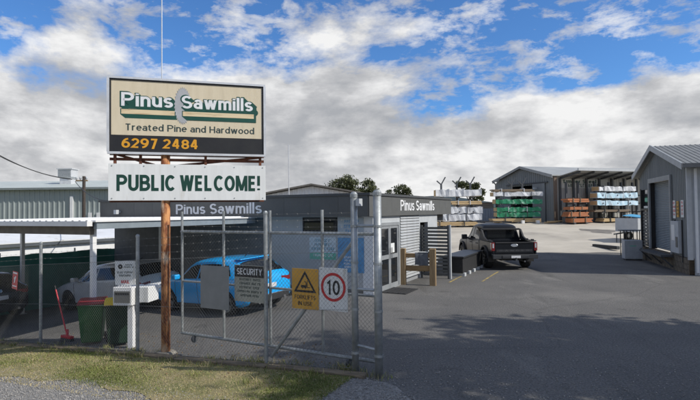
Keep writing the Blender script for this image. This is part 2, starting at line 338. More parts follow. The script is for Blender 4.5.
# a plain bold sans lettering drawn with strokes (cap height 1, x-height 0.7)
def _arc(cx, cy, rx, ry, a0, a1, n=12):
    return [(cx + rx * cos(radians(a0 + (a1 - a0) * i / n)), cy + ry * sin(radians(a0 + (a1 - a0) * i / n))) for i in range(n + 1)]
def _ell(cx, cy, rx, ry): return _arc(cx, cy, rx, ry, 0, 360, 24)
def _S(w_, h): return [_arc(w_ * 0.49, h * 0.745, w_ * 0.47, h * 0.255, 28, 270, 12)[:-1] + _arc(w_ * 0.5, h * 0.245, w_ * 0.5, h * 0.245, 90, -152, 12)]
GL = {
 'P': (0.58, [[(0, 0), (0, 1), (0.3, 1)] + _arc(0.3, 0.735, 0.28, 0.265, 90, -90) + [(0, 0.47)]]),
 'R': (0.60, [[(0, 0), (0, 1), (0.3, 1)] + _arc(0.3, 0.735, 0.27, 0.265, 90, -90) + [(0, 0.47)], ('d', (0.27, 0.47), (0.56, 0))]),
 'B': (0.58, [[(0, 0), (0, 1), (0.28, 1)] + _arc(0.28, 0.76, 0.25, 0.24, 90, -90) + [(0, 0.52)], [(0.28, 0.52)] + _arc(0.29, 0.26, 0.29, 0.26, 90, -90) + [(0, 0)]]),
 'U': (0.56, [[(0, 1), (0, 0.3)] + _arc(0.28, 0.28, 0.28, 0.28, 180, 360) + [(0.56, 1)]]), 'L': (0.46, [[(0, 1), (0, 0), (0.46, 0)]]), 'I': (0.0, [[(0, 0), (0, 1)]]),
 'C': (0.58, [_arc(0.32, 0.5, 0.32, 0.5, 45, 315, 20)]), 'G': (0.62, [_arc(0.32, 0.5, 0.32, 0.5, 45, 330, 20), [(0.36, 0.47), (0.62, 0.47), (0.62, 0.06)]]),
 'O': (0.64, [_ell(0.32, 0.5, 0.32, 0.5)]), '0': (0.52, [_ell(0.26, 0.5, 0.26, 0.5)]),
 'W': (0.92, [('d', (0.02, 1), (0.24, 0)), ('d', (0.24, 0), (0.46, 1)), ('d', (0.46, 1), (0.68, 0)), ('d', (0.68, 0), (0.9, 1))]), 'E': (0.46, [[(0.46, 1), (0, 1), (0, 0), (0.46, 0)], [(0, 0.52), (0.42, 0.52)]]), 'F': (0.46, [[(0.46, 1), (0, 1), (0, 0)], [(0, 0.5), (0.42, 0.5)]]),
 'M': (0.76, [[(0, 0), (0, 1)], ('d', (0.02, 1), (0.38, 0.05)), ('d', (0.38, 0.05), (0.74, 1)), [(0.76, 1), (0.76, 0)]]), 'N': (0.56, [[(0, 0), (0, 1)], ('d', (0.02, 1), (0.54, 0)), [(0.56, 0), (0.56, 1)]]), '!': (0.0, [[(0, 1), (0, 0.32)], [(0, 0.10), (0, -0.04)]]),
 'S': (0.54, _S(0.54, 1)), 's': (0.40, _S(0.40, 0.7)), 'T': (0.56, [[(0, 1), (0.56, 1)], [(0.28, 1), (0.28, 0)]]), 'Y': (0.58, [('d', (0.02, 1), (0.29, 0.42)), ('d', (0.29, 0.42), (0.56, 1)), [(0.29, 0.45), (0.29, 0)]]),
 'K': (0.54, [[(0, 0), (0, 1)], ('d', (0.5, 1), (0.04, 0.38)), ('d', (0.22, 0.6), (0.54, 0))]), 'A': (0.62, [('d', (0.0, 0), (0.31, 1)), ('d', (0.31, 1), (0.62, 0)), [(0.11, 0.3), (0.51, 0.3)]]), 'H': (0.56, [[(0, 0), (0, 1)], [(0.56, 0), (0.56, 1)], [(0, 0.5), (0.56, 0.5)]]),
 'i': (0.0, [[(0, 0), (0, 0.7)], [(0, 0.90), (0, 1.03)]]), 'l': (0.0, [[(0, 0), (0, 1.05)]]),
 'n': (0.42, [[(0, 0), (0, 0.7)], [(0, 0.44)] + _arc(0.21, 0.45, 0.21, 0.25, 180, 0) + [(0.42, 0)]]), 'u': (0.42, [[(0, 0.7), (0, 0.26)] + _arc(0.21, 0.25, 0.21, 0.25, 180, 360) + [(0.42, 0.26)], [(0.42, 0.7), (0.42, 0)]]),
 'm': (0.74, [[(0, 0), (0, 0.7)], [(0, 0.46)] + _arc(0.185, 0.47, 0.185, 0.23, 180, 0) + [(0.37, 0)], [(0.37, 0.46)] + _arc(0.555, 0.47, 0.185, 0.23, 180, 0) + [(0.74, 0)]]),
 'a': (0.42, [_ell(0.20, 0.20, 0.20, 0.20), [(0.42, 0)] + [(0.42, 0.42)] + _arc(0.22, 0.46, 0.20, 0.24, 0, 155)]), 'w': (0.74, [('d', (0.02, 0.7), (0.19, 0)), ('d', (0.19, 0), (0.37, 0.7)), ('d', (0.37, 0.7), (0.55, 0)), ('d', (0.55, 0), (0.72, 0.7))]),
 'r': (0.27, [[(0, 0), (0, 0.7)], [(0, 0.42)] + _arc(0.24, 0.43, 0.24, 0.27, 180, 80)]), 'e': (0.46, [[(0.02, 0.38), (0.46, 0.38)] + _arc(0.235, 0.35, 0.235, 0.35, 6, 318, 20)]),
 't': (0.28, [[(0.08, 0.95), (0.08, 0.18)] + _arc(0.25, 0.17, 0.17, 0.17, 180, 285), [(-0.07, 0.7), (0.28, 0.7)]]), 'd': (0.46, [_ell(0.22, 0.35, 0.22, 0.35), [(0.46, 1.05), (0.46, 0)]]), 'b': (0.46, [_ell(0.24, 0.35, 0.22, 0.35), [(0, 1.05), (0, 0)]]), 'o': (0.48, [_ell(0.24, 0.35, 0.24, 0.35)]),
 '1': (0.24, [[(0, 0.80), (0.22, 1), (0.22, 0)]]), '2': (0.52, [_arc(0.26, 0.72, 0.25, 0.28, 165, -32) + [(0.0, 0), (0.53, 0)]]), '4': (0.58, [[(0.40, -0.08), (0.40, 1.08)], ('d', (0.36, 1.05), (0.02, 0.28)), [(-0.04, 0.26), (0.58, 0.26)]]),
 '6': (0.54, [_ell(0.27, 0.30, 0.27, 0.30), _arc(0.46, 0.30, 0.46, 0.70, 180, 88)]), '9': (0.54, [_ell(0.27, 0.70, 0.27, 0.30), _arc(0.08, 0.70, 0.46, 0.70, 0, -92)]), '7': (0.52, [[(0, 1), (0.56, 1)], ('d', (0.48, 0.98), (0.17, -0.08))]), '8': (0.52, [_ell(0.26, 0.745, 0.235, 0.255), _ell(0.26, 0.26, 0.26, 0.26)]),
}
def _stroke(pts, th):
    closed = abs(pts[0][0] - pts[-1][0]) + abs(pts[0][1] - pts[-1][1]) < 1e-6
    q = []
    for p_ in (pts[:-1] if closed else pts):
        if not q or abs(p_[0] - q[-1][0]) + abs(p_[1] - q[-1][1]) > 1e-5: q.append(p_)
    n = len(q); out = []
    for i in range(n):
        P = Vector(q[i]); A = Vector(q[i - 1]) if (i or closed) else None; Bn = Vector(q[(i + 1) % n]) if (i < n - 1 or closed) else None
        d1 = (P - A).normalized() if A is not None else None; d2 = (Bn - P).normalized() if Bn is not None else None
        if d1 is None: d1 = d2
        if d2 is None: d2 = d1
        n1 = Vector((-d1.y, d1.x)); n2 = Vector((-d2.y, d2.x)); m_ = n1 + n2
        if m_.length < 1e-4: m_ = n1
        m_.normalize(); k = min(1.9, 1.0 / max(0.3, m_.dot(n1))) * th / 2
        out.append((P + m_ * k, P - m_ * k))
    return out, closed
def fit_text(name, body, rect, y, m, parent, bold=0.0, depth=0.004, rot=None, loc=None, th=0.19, gap=0.09, space=0.26, split=False):
    """stroke lettering in a local x-z plane facing -y, stretched to fill rect = (x0, x1, z0, z1)"""
    th = th + bold; x = 0.0; chars = []
    for ch in body:
        if ch == ' ': x += space + gap; continue
        wd, strokes = GL[ch]; V = []; F = []; lay = []
        for li, s_ in enumerate(strokes):
            n0 = len(V)
            if s_[0] == 'd':      # diagonal cut level with the line
                (xa, ya), (xb, yb) = s_[1], s_[2]; h = th * 0.53; e = th / 2
                ya += e * (0 if 0.2 < ya < 0.6 else (1 if ya >= 0.6 else -1)); yb += e * (0 if 0.2 < yb < 0.6 else (1 if yb >= 0.6 else -1))
                V += [(x + xa - h, ya), (x + xa + h, ya), (x + xb + h, yb), (x + xb - h, yb)]; lay += [li] * 4; F.append((n0, n0 + 1, n0 + 2, n0 + 3)); continue
            pts = list(s_)
            def ext(p_, q_):      # square ends reach the cap and base lines
                d = Vector(p_) - Vector(q_)
                if d.length < 1e-6 or abs(d.x) > 1e-6: return p_
                return tuple(Vector(p_) + d.normalized() * th / 2) if p_[1] in (0, 1, 0.7, 1.05) else p_
            if len(pts) > 1 and pts[0] != pts[-1]: pts[0] = ext(pts[0], pts[1]); pts[-1] = ext(pts[-1], pts[-2])
            st_, cl = _stroke([(a_ + x, b_) for a_, b_ in pts], th)
            for l_, r_ in st_: V += [tuple(l_), tuple(r_)]; lay += [li, li]
            k = len(st_)
            for i in range(k if cl else k - 1): j = (i + 1) % k; F.append((n0 + 2 * i, n0 + 2 * i + 1, n0 + 2 * j + 1, n0 + 2 * j))
        chars.append((V, F, lay)); x += wd + th + gap
    co = np.array([v for c in chars for v in c[0]]); mn = co.min(0); mxx = co.max(0); x0, x1, z0, z1 = rect
    if not split:
        V, F, lay = [], [], []
        for v, f, l in chars: n0 = len(V); V += v; F += [tuple(i + n0 for i in q) for q in f]; lay += l
        chars = [(V, F, lay)]
    o = None
    for V, F, lay in chars:
        P = [(x0 + (c[0] - mn[0]) / (mxx[0] - mn[0]) * (x1 - x0), y - depth - 0.0002 * l, z0 + (c[1] - mn[1]) / (mxx[1] - mn[1]) * (z1 - z0)) for c, l in zip(V, lay)]
        me = bpy.data.meshes.new(name); me.from_pydata(P, [], F)
        b = bmesh.new(); b.from_mesh(me)
        ret = bmesh.ops.extrude_face_region(b, geom=list(b.faces))
        bmesh.ops.translate(b, verts=[e for e in ret['geom'] if isinstance(e, bmesh.types.BMVert)], vec=(0, depth, 0))
        bmesh.ops.recalc_face_normals(b, faces=b.faces); b.to_mesh(me); b.free(); me.update()
        o = link('letter' if split else name, me, m, parent, loc=loc, rot=rot)
        if not split: o['kind'] = 'stuff'
    return o

def scribble(name, rect, rows, y, m, parent, seed=1, fill=0.62, letter=None, rot=None):
    """rows of small letter-like strokes for print too small to read in the photograph"""
    r = random.Random(seed); mb = MB(); x0, x1, z0, z1 = rect; rh = (z1 - z0) / rows; lw = letter or rh * 0.5
    for k in range(rows):
        zt = z1 - k * rh; zb_ = zt - rh * fill
        half = (x1 - x0) / 2 * r.uniform(0.62, 1.0); xc = (x0 + x1) / 2; x = xc - half
        while x < xc + half:
            n = r.randint(3, 8)
            for _ in range(n):
                if x > xc + half: break
                s_ = lw * 0.28
                mb.box(x, x + s_, y - 0.002, y, zb_, zt)
                if r.random() < 0.7: mb.box(x + s_, x + lw * 0.72, y - 0.0022, y, zt - s_, zt)
                if r.random() < 0.6: mb.box(x + s_, x + lw * 0.72, y - 0.0022, y, (zt + zb_) / 2 - s_ / 2, (zt + zb_) / 2 + s_ / 2)
                if r.random() < 0.6: mb.box(x + s_, x + lw * 0.72, y - 0.0022, y, zb_, zb_ + s_)
                x += lw
            x += lw * 0.7
    o = mb.build(name, m, parent, rot=rot); o['kind'] = 'stuff'; return o

def ribbed(p, du, L, zfun0, zfun1, pitch, depth, nrm, flat=0.6):
    """ribbed sheet standing on its edge: from p along du for L, from zfun0(s) up to zfun1(s); ribs stand out along nrm"""
    du = Vector(du).normalized(); nrm = Vector(nrm).normalized(); prof = []; s = 0.0
    while s < L - 1e-6:
        for a, d in ((0, 0), (flat * pitch, 0), ((flat + 0.1) * pitch, 1), (0.9 * pitch, 1)):
            if s + a <= L: prof.append((s + a, d * depth))
        s += pitch
    prof.append((L, 0)); mb = MB(); vs_ = []; f = []
    for s, d in prof:
        q = Vector(p) + du * s + nrm * d
        vs_.append((q.x, q.y, zfun0(s))); vs_.append((q.x, q.y, zfun1(s)))
    for i in range(len(prof) - 1): f.append((2 * i, 2 * i + 2, 2 * i + 3, 2 * i + 1))
    return mb.add(vs_, f)

def copy_tree(o, parent=None):
    c = o.copy(); COL.objects.link(c); c.parent = parent
    for ch in list(o.children): copy_tree(ch, c)
    return c

# ================================================================ setting
far = [-3000, -1200, -500, -250, -120, -70] + list(range(-50, 62, 2)) + [70, 120, 250, 500, 1200, 3000]
yy = [-400, -150, -60] + list(range(-30, 62, 2)) + [70, 110, 200, 400, 900, 2000, 4500]
sheet('ground', far, yy, dirt, -0.05)
fr = lambda a, b, s: list(np.arange(a, b + s * 0.5, s))
sheet('yard_asphalt', fr(-13, 46, 0.5), fr(-14, 27, 0.5) , asphalt, 0.0)
# pale compacted yard beyond the asphalt, with a ragged front edge
def edge(x, y):
    if y < 27.0: y = 27.0 - 0.9 + 0.35 * sin(x * 0.7) + 0.2 * sin(x * 1.9 + 1) + 0.03 * (x - 8)
    return x, y
sheet('pale_gravel_yard', fr(-6, 60, 0.5), [26.0, 27.5] + fr(28, 66, 1.0), pale_gravel, 0.006, edge)

ROTU = radians(62.95); U1 = Vector((cos(ROTU), sin(ROTU), 0)); U2 = Vector((-sin(ROTU), cos(ROTU), 0))
ROTF = radians(61.35); F0 = Vector((0.41, 7.41, 0)); F1 = Vector((cos(ROTF), sin(ROTF), 0)); F2 = Vector((-sin(ROTF), cos(ROTF), 0))
def fl(x, y): p = F0 + F1 * x + F2 * y; return p.x, p.y
def vr(a, b):    # verge coordinates: a across (street side negative), b along the fence
    e = a
    return fl(e, b)
def verge_fn(a, b):
    a2 = a
    if a < -1.5: a2 = -1.62 + 0.14 * sin(b * 1.7) + 0.10 * sin(b * 4.1 + 1)
    return fl(a2, b)
sheet('grass_verge', [-1.7, -1.3, -1.0, -0.7, -0.4, -0.12], fr(0.35, 16, 0.25), soil, 0.022, verge_fn)
def grav_fn(a, b):
    # roadside gravel, tapering to a tongue past the gate post
    if b < 0.3:
        a = a if a < -3 else min(a, -0.20 + 0.50 * b - 0.12 * sin(b * 5))
    return fl(a, b)
sheet('gravel_shoulder', [-7, -5, -4, -3, -2.5, -2.0, -1.5, -1.0, -0.5, -0.2], fr(-2.2, 16, 0.2), grav, 0.012, grav_fn)

def strip(name, p, q, wd, m, dz, label=None):
    p = Vector(p); q = Vector(q); d = (q - p); L = d.length; d.normalize(); n = Vector((-d.y, d.x, 0)); v = []; f = []
    k = max(2, int(L / 0.25))
    for i in range(k + 1):
        for s_ in (-1, 1):
            c = p + d * (L * i / k) + n * (s_ * wd / 2); v.append((c.x, c.y, zg(c.x, c.y) + dz))
    for i in range(k): f.append((2 * i, 2 * i + 2, 2 * i + 3, 2 * i + 1))
    me = bpy.data.meshes.new(name); me.from_pydata(v, [], f); me.update(); o = link(name, me, m); o['kind'] = 'structure'; return o
strip('parking_line', (3.32, 17.0, 0), (4.9, 20.3, 0), 0.07, yellowline, 0.006)
strip('parking_line', (4.50, 17.2, 0), (5.85, 19.9, 0), 0.07, yellowline, 0.006)
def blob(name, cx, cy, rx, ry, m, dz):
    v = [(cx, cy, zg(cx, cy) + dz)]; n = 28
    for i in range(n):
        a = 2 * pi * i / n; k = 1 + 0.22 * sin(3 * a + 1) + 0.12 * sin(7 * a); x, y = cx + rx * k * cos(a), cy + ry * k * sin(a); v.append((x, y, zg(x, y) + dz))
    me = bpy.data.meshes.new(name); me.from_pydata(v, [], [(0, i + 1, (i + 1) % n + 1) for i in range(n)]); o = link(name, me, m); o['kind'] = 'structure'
blob('dark_patch', 18.3, 36.9, 1.1, 1.5, mat('dark_gravel', (0.14, 0.13, 0.115), 0.8, c2=(0.22, 0.20, 0.17), scale=1.5), 0.013)  # irregular darker patch on the pale yard
strip('drain_kerb', (15.6, 28.6, 0), (14.9, 26.4, 0), 0.25, blackpl, 0.02)

# far hills
def hills():
    v = []; f = []; n = 90
    for i in range(n + 1):
        a = radians(-60 + 120 * i / n); R = 2600
        h = 40 + 26 * sin(a * 5 + 1.0) + 14 * sin(a * 13) + 7 * sin(a * 31 + 2)
        v += [(R * sin(a), R * cos(a), -5), (R * sin(a) * 1.02, R * cos(a) * 1.02, max(12, h)), (R * sin(a) * 1.2, R * cos(a) * 1.2, -5)]
    for i in range(n):
        for k in (0, 1): f.append((3 * i + k, 3 * i + 3 + k, 3 * i + 4 + k, 3 * i + k + 1))
    me = bpy.data.meshes.new('hills'); me.from_pydata(v, [], f); o = link('hills', me, hillm); o['kind'] = 'structure'
hills()

# ================================================================ office
OC = (0.54, 14.3, 0)
off = thing('office_building', 'low charcoal-fascia office with white lettering on two sides beside the yard', 'building', OC, ROTU)
RZF = (0, 0, -pi / 2)
mb = MB(); mb.box(0.46, 8.3, 0.30, 11.4, 2.0, 2.9); mb.build('roof', roofbr, off)
FB, FT = 2.30, 2.97
fas = MB().box(0.02, 0.40, 0.02, 11.6, FB, FT - 0.01).box(0.40, 8.5, 0.02, 0.26, FB, FT - 0.01).box(0.40, 8.5, 11.3, 11.6, FB, FT - 0.01).box(8.2, 8.5, 0.26, 11.3, FB, FT - 0.01).build('fascia', fascia_m, off)
pm = MB().box(-0.012, 0.02, 0.002, 0.960, 0, FT - FB - 0.05).mesh('panel'); 
for i in range(12):
    link('fascia_panel', pm, fascia_m, fas, loc=(0, 0.03 + i * 0.963, FB))
pm2 = MB().box(0.002, 0.847, -0.012, 0.02, 0, FT - FB - 0.05).mesh('panel')
for i in range(10):
    link('fascia_panel', pm2, fascia_m, fas, loc=(0.0 + i * 0.849, 0, FB))
MB().box(-0.05, 0.12, -0.05, 11.64, FT - 0.06, FT + 0.012).box(0.12, 8.55, -0.05, 0.12, FT - 0.06, FT + 0.012).build('capping', mat('capping_grey', (0.075, 0.08, 0.083), 0.5), fas)
MB().box(0.03, 8.45, 0.26, 0.62, 2.285, 2.298).box(0.03, 0.42, 0.05, 11.4, 2.284, 2.297).build('soffit', lgrey, off)
fit_text('fascia_lettering', 'Pinus Sawmills', (-7.52, -3.77, 2.415, 2.775), 0, greytext, off, bold=-0.01, depth=0.006, split=True, rot=RZF, loc=(-0.013, 0, 0))
fit_text('fascia_lettering', 'Pinus Sawmills', (2.43, 6.08, 2.46, 2.83), -0.014, whitetext, off, bold=-0.01, depth=0.006, split=True)
# walls
WX, WY = 0.40, 0.07
MB().box(WX, WX + 0.15, 0.40, 4.0, -0.9, 2.3).build('front_wall', officewall, off)
MB().box(WX + 0.02, WX + 0.15, 4.0, 11.3, -1.2, 2.3).build('front_wall', mat('carport_shade_wall', (0.16, 0.17, 0.175), 0.7, c2=(0.12, 0.13, 0.135)), off)  # carport shade painted into this stretch of wall as a darker grey
MB().box(WX, WX + 0.15, WY - 0.01, 0.40, -0.4, 2.3).box(WX + 0.15, 0.86, WY - 0.01, WY + 0.12, -0.4, 2.3).build('corner_panel', white, off)
MB().box(0.86, 2.6, WY + 0.01, WY + 0.12, 2.09, 2.3).box(2.5, 2.6, WY + 0.01, WY + 0.12, -0.3, 2.09).build('door_surround', lgrey, off)
MB().box(2.6, 4.5, WY + 0.05, WY + 0.16, -0.3, 2.3).build('slat_backing', mat('slat_backing', (0.30, 0.31, 0.32), 0.7), off)
MB().box(4.5, 4.6, WY, WY + 0.14, -0.3, 2.3).box(5.5, 6.7, WY, WY + 0.14, -0.3, 2.3).box(4.6, 5.5, WY, WY + 0.14, 2.02, 2.3).build('side_wall', lgrey, off)
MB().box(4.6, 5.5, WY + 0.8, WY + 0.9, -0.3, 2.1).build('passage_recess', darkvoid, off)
MB().box(6.6, 6.7, WY + 0.14, 10.9, -0.8, 2.3).box(0.5, 6.6, 10.9, 11.05, -1.3, 2.3).build('rear_wall', officewall, off)
sl = MB().box(0, 1.88, -0.03, 0.045, 0, 0.078).mesh('slat')
for i in range(22):
    link('slat', sl, slatlt, off, loc=(2.61, WY, 0.16 + i * 0.0965), rot=(radians(-22), 0, 0))
# entrance doors: a frame and two glazed leaves
dr = MB().box(0.86, 0.95, WY - 0.02, WY + 0.10, 0.0, 2.09).box(2.41, 2.50, WY - 0.02, WY + 0.10, 0.0, 2.09).box(0.95, 2.41, WY - 0.02, WY + 0.10, 1.99, 2.09).box(0.95, 2.41, WY - 0.02, WY + 0.10, 0.0, 0.035).build('door_frame', alframe, off)
for k in range(2):
    x0 = 0.955 + k * 0.73; x1 = x0 + 0.72
    lf = MB().box(x0, x0 + 0.085, WY, WY + 0.05, 0.04, 1.985).box(x1 - 0.085, x1, WY, WY + 0.05, 0.04, 1.985).box(x0 + 0.085, x1 - 0.085, WY, WY + 0.05, 1.9, 1.985).box(x0 + 0.085, x1 - 0.085, WY, WY + 0.05, 0.04, 0.16).box(x0 + 0.085, x1 - 0.085, WY, WY + 0.05, 0.95, 1.08).build('door', alframe, off)
    MB().box(x0 + 0.085, x1 - 0.085, WY + 0.02, WY + 0.03, 0.16, 0.95).build('pane', glass, lf)
    MB().box(x0 + 0.085, x1 - 0.085, WY + 0.02, WY + 0.03, 1.08, 1.9).build('pane', glass, lf)
    hx = x1 - 0.05 if k == 0 else x0 + 0.05
    MB().tube((hx, WY - 0.05, 0.95), (hx, WY - 0.05, 1.3), 0.014).build('handle', chrome, lf)
    if k == 1: MB().box(x0 + 0.12, x0 + 0.42, WY + 0.012, WY + 0.019, 1.12, 1.42).build('notice', whiteb, lf)
for yv in (1.12, 2.6, 3.3): MB().box(WX - 0.006, WX - 0.0005, yv, yv + 0.02, -0.4, 2.28).build('panel_joint', lgrey, off)
MB().box(WX - 0.02, WX - 0.0005, 0.40, 4.0, -0.4, 0.12).build('skirting', mat('grubby_skirting', (0.22, 0.21, 0.19), 0.8, c2=(0.14, 0.13, 0.115), scale=5), off)
MB().tube((WX - 0.06, 3.75, -0.3), (WX - 0.06, 3.75, 2.28), 0.04, 10).build('downpipe', lgrey, off)
# window and posters on the front wall
wn = MB().box(WX - 0.03, WX - 0.001, 1.25, 2.48, 1.84, 1.885).box(WX - 0.03, WX - 0.001, 1.25, 2.48, 2.235, 2.28).box(WX - 0.03, WX - 0.001, 1.25, 1.30, 1.885, 2.235).box(WX - 0.03, WX - 0.001, 2.43, 2.48, 1.885, 2.235).build('window', black, off)
MB().box(WX - 0.015, WX - 0.002, 1.30, 2.43, 1.885, 2.235).build('pane', glass, wn)
p1 = MB().box(WX - 0.02, WX - 0.001, 1.29, 2.24, 0.97, 1.66).build('poster', poster_w, off)
MB().box(WX - 0.024, WX - 0.0205, 1.30, 2.23, 0.98, 1.18).build('poster_strip', poster_g, p1)
scribble('poster_print', (-2.15, -1.4, 1.22, 1.60), 3, 0, mat('poster_ink', (0.12, 0.30, 0.38), 0.6), p1, 3, rot=RZF).location = (WX - 0.0215, 0, 0)
scribble('poster_print', (-2.15, -1.4, 1.02, 1.14), 1, 0, whitetext, p1, 5, rot=RZF).location = (WX - 0.0245, 0, 0)
p2 = MB().box(WX - 0.02, WX - 0.001, 0.36, 1.23, 1.66, 2.27).build('poster', mat('poster_grey', (0.50, 0.55, 0.58), 0.5, c2=(0.36, 0.42, 0.47), scale=6), off)
p3 = MB().box(WX - 0.02, WX - 0.001, 0.36, 1.23, 0.62, 1.655).build('poster', poster_b, off)
scribble('poster_print', (-1.10, -0.5, 0.72, 1.10), 4, 0, whitetext, p3, 8, rot=RZF).location = (WX - 0.0215, 0, 0)
scribble('poster_print', (-1.05, -0.5, 1.75, 2.20), 3, 0, poster_b, p2, 9, rot=RZF).location = (WX - 0.0215, 0, 0)
MB().box(WX - 0.03, WX - 0.001, 0.45, 1.2, 0.52, 0.60).build('notice_rail', lgrey, off)
# spotlight on the fascia end
lt = MB().box(-0.16, -0.013, 10.4, 10.46, 2.50, 2.55).box(-0.24, -0.12, 10.36, 10.5, 2.44, 2.60).build('spotlight', lgrey, off)

# slatted screen standing out from the side wall
scr = thing('slat_screen', 'dark grey horizontal slat screen standing out from the office side wall', 'screen', tuple(Vector(OC) + U1 * 4.62 + U2 * 0.0), ROTU)
for yv in (0.02, -0.98): MB().box(-0.03, 0.03, yv - 0.035, yv + 0.035, -0.05, 1.92).build('post', slatdk, scr)
MB().box(-0.045, 0.045, -1.075, -1.018, -0.05, 1.93).build('end_trim', lgrey, scr)
ssl = MB().box(-0.012, 0.012, -0.95, -0.01, 0, 0.085).mesh('slat')
for i in range(14): link('slat', ssl, slatdk, scr, loc=(-0.042, 0, 0.12 + i * 0.127))

# ================================================================ carport
cp = thing('carport', 'open carport with white metal roof and white posts against the office front', 'carport', OC, ROTU)
def corr_roof(x0, x1, y0, y1, z, pitch, depth):
    # ribs run along x
    prof = []; y = y0
    while y < y1:
        for a, d in ((0, 0), (0.55, 0), (0.65, 1), (0.9, 1)):
            if y + a * pitch <= y1: prof.append((y + a * pitch, z + d * depth))
        y += pitch
    prof.append((y1, z)); mb = MB(); vs_ = []
    for yv, zv in prof: vs_ += [(x0, yv, zv), (x1, yv, zv + 0.03)]
    return mb.add(vs_, [(2 * i, 2 * i + 1, 2 * i + 3, 2 * i + 2) for i in range(len(prof) - 1)])
corr_roof(-5.54, 0.0, 4.35, 11.3, 2.27, 0.25, 0.03).build('roof_sheeting', roofwh, cp)
MB().box(-5.50, 0.0, 4.38, 11.25, 2.235, 2.262).build('ceiling', mat('carport_lining', (0.30, 0.30, 0.29), 0.8), cp)
MB().box(-5.70, -5.56, 4.30, 11.3, 2.17, 2.285).build('gutter', white, cp)
MB().box(-5.53, -5.42, 4.44, 11.3, 1.97, 2.225).build('beam', soffit, cp)
MB().box(-5.50, 0.25, 4.24, 4.345, 2.10, 2.255).build('side_gutter', gutterm, cp)
MB().box(-5.56, 0.30, 4.20, 4.36, 2.262, 2.30).build('edge_flashing', white, cp)
MB().box(-0.6, -0.5, 4.44, 11.3, 1.99, 2.22).build('beam', soffit, cp)
for (px_, py_) in ((-5.40, 4.50), (-5.40, 9.6), (-0.8, 7.4), (-0.8, 10.9), (-3.2, 11.1)):
    p = Vector(OC) + U1 * px_ + U2 * py_
    MB().box(px_ - 0.05, px_ + 0.05, py_ - 0.05, py_ + 0.05, zg(p.x, p.y) - 0.1, 2.235).build('post', white, cp)
    MB().box(px_ - 0.1, px_ + 0.1, py_ - 0.1, py_ + 0.1, zg(p.x, p.y) - 0.1, zg(p.x, p.y) + 0.02).build('base_plate', galv, cp)

# green shade-cloth fence at the back of the carport
gf = thing('shade_cloth_fence', 'dark green shade cloth fence behind the cars under the carport', 'fence', OC, ROTU)
def cloth(y, x0, x1, z0, z1):
    mb = MB(); n = 60; vs_ = []; f = []
    for i in range(n + 1):
        x = x0 + (x1 - x0) * i / n
        sag = -0.05 * abs(sin(i * 0.35)) + random.uniform(-0.015, 0.015)
        for k in range(6):
            t = k / 5; vs_.append((x, y + 0.03 * sin(i * 0.9 + k) + random.uniform(-0.01, 0.01), z0 + (z1 + sag - z0) * t))
    for i in range(n):
        for k in range(5): f.append((i * 6 + k, i * 6 + 6 + k, i * 6 + 7 + k, i * 6 + k + 1))
    return mb.add(vs_, f)
cloth(11.55, -6.4, 7.0, -0.85, 1.12).build('shade_cloth', shadecloth, gf, smooth=True)
for i in range(6): MB().tube((-6.2 + i * 2.6, 11.66, -1.0), (-6.2 + i * 2.6, 11.66, 1.2), 0.03).build('post', galv, gf)

# low white shed over the back fence
ls = thing('low_white_shed', 'long low white shed showing over the green shade cloth', 'shed', OC, ROTU)
MB().box(-12, 22, 17.0, 17.3, -1.2, 1.05).build('wall', white, ls)
MB().box(-12, 22, 16.8, 17.0, 1.06, 1.18).build('gutter', mat('dark_gutter', (0.10, 0.11, 0.12), 0.5), ls)
MB().extr([(-12, 16.85, 1.2), (22, 16.85, 1.2), (22, 22, 2.0), (-12, 22, 2.0)], (0, 0, 0.05)).build('roof', roofwh, ls)

# ================================================================ left warehouse
wh = thing('warehouse', 'large grey-green ribbed metal warehouse behind the carport', 'warehouse', (-26, 42, 0), 0)
ribbed((-24, 0, 0), (1, 0, 0), 40, lambda s: -1, lambda s: 4.62, 0.42, 0.05, (0, -1, 0)).build('wall', whcl, wh)
MB().extr([(-24.3, -0.3, 4.66), (16.4, -0.3, 4.66), (16.4, 6, 5.62), (-24.3, 6, 5.62)], (0, 0, 0.08)).build('roof', whroof, wh)
MB().extr([(-24.3, 12.2, 4.66), (16.4, 12.2, 4.66), (16.4, 6.01, 5.62), (-24.3, 6.01, 5.62)], (0, 0, 0.08)).build('roof', whroof, wh)
MB().box(-24.3, 16.4, -0.42, -0.28, 4.55, 4.72).build('gutter', mat('grey_gutter', (0.22, 0.25, 0.245), 0.5), wh)
MB().box(15.9, 16.0, 0, 12, -1, 4.6).build('wall', whcl, wh)
MB().box(2.55, 2.8, -0.18, -0.06, 0.5, 4.0).build('downpipe', white, wh)
for sx_ in (4.05, 4.75): MB().box(sx_, sx_ + 0.28, -0.12, -0.052, 0.5, 2.6).build('vent_pipe', white, wh)
cu_ = thing('roof_cooler', 'boxy pale evaporative cooler on the warehouse roof', 'cooler', (-25.4, 45, 5.15), 0)
MB().box(-0.62, 0.62, -0.55, 0.55, 0.65, 1.35).build('cabinet', alu, cu_, bevel=0.04)
MB().box(-0.5, 0.5, -0.42, 0.42, -0.1, 0.65).build('dropper', alu, cu_)
for i in range(5): MB().box(-0.55, 0.55, -0.575, -0.552, 0.72 + i * 0.12, 0.78 + i * 0.12).build('louvre', galv, cu_)
MB().box(-0.70, 0.70, -0.63, 0.63, 1.35, 1.44).build('lid', alu, cu_)

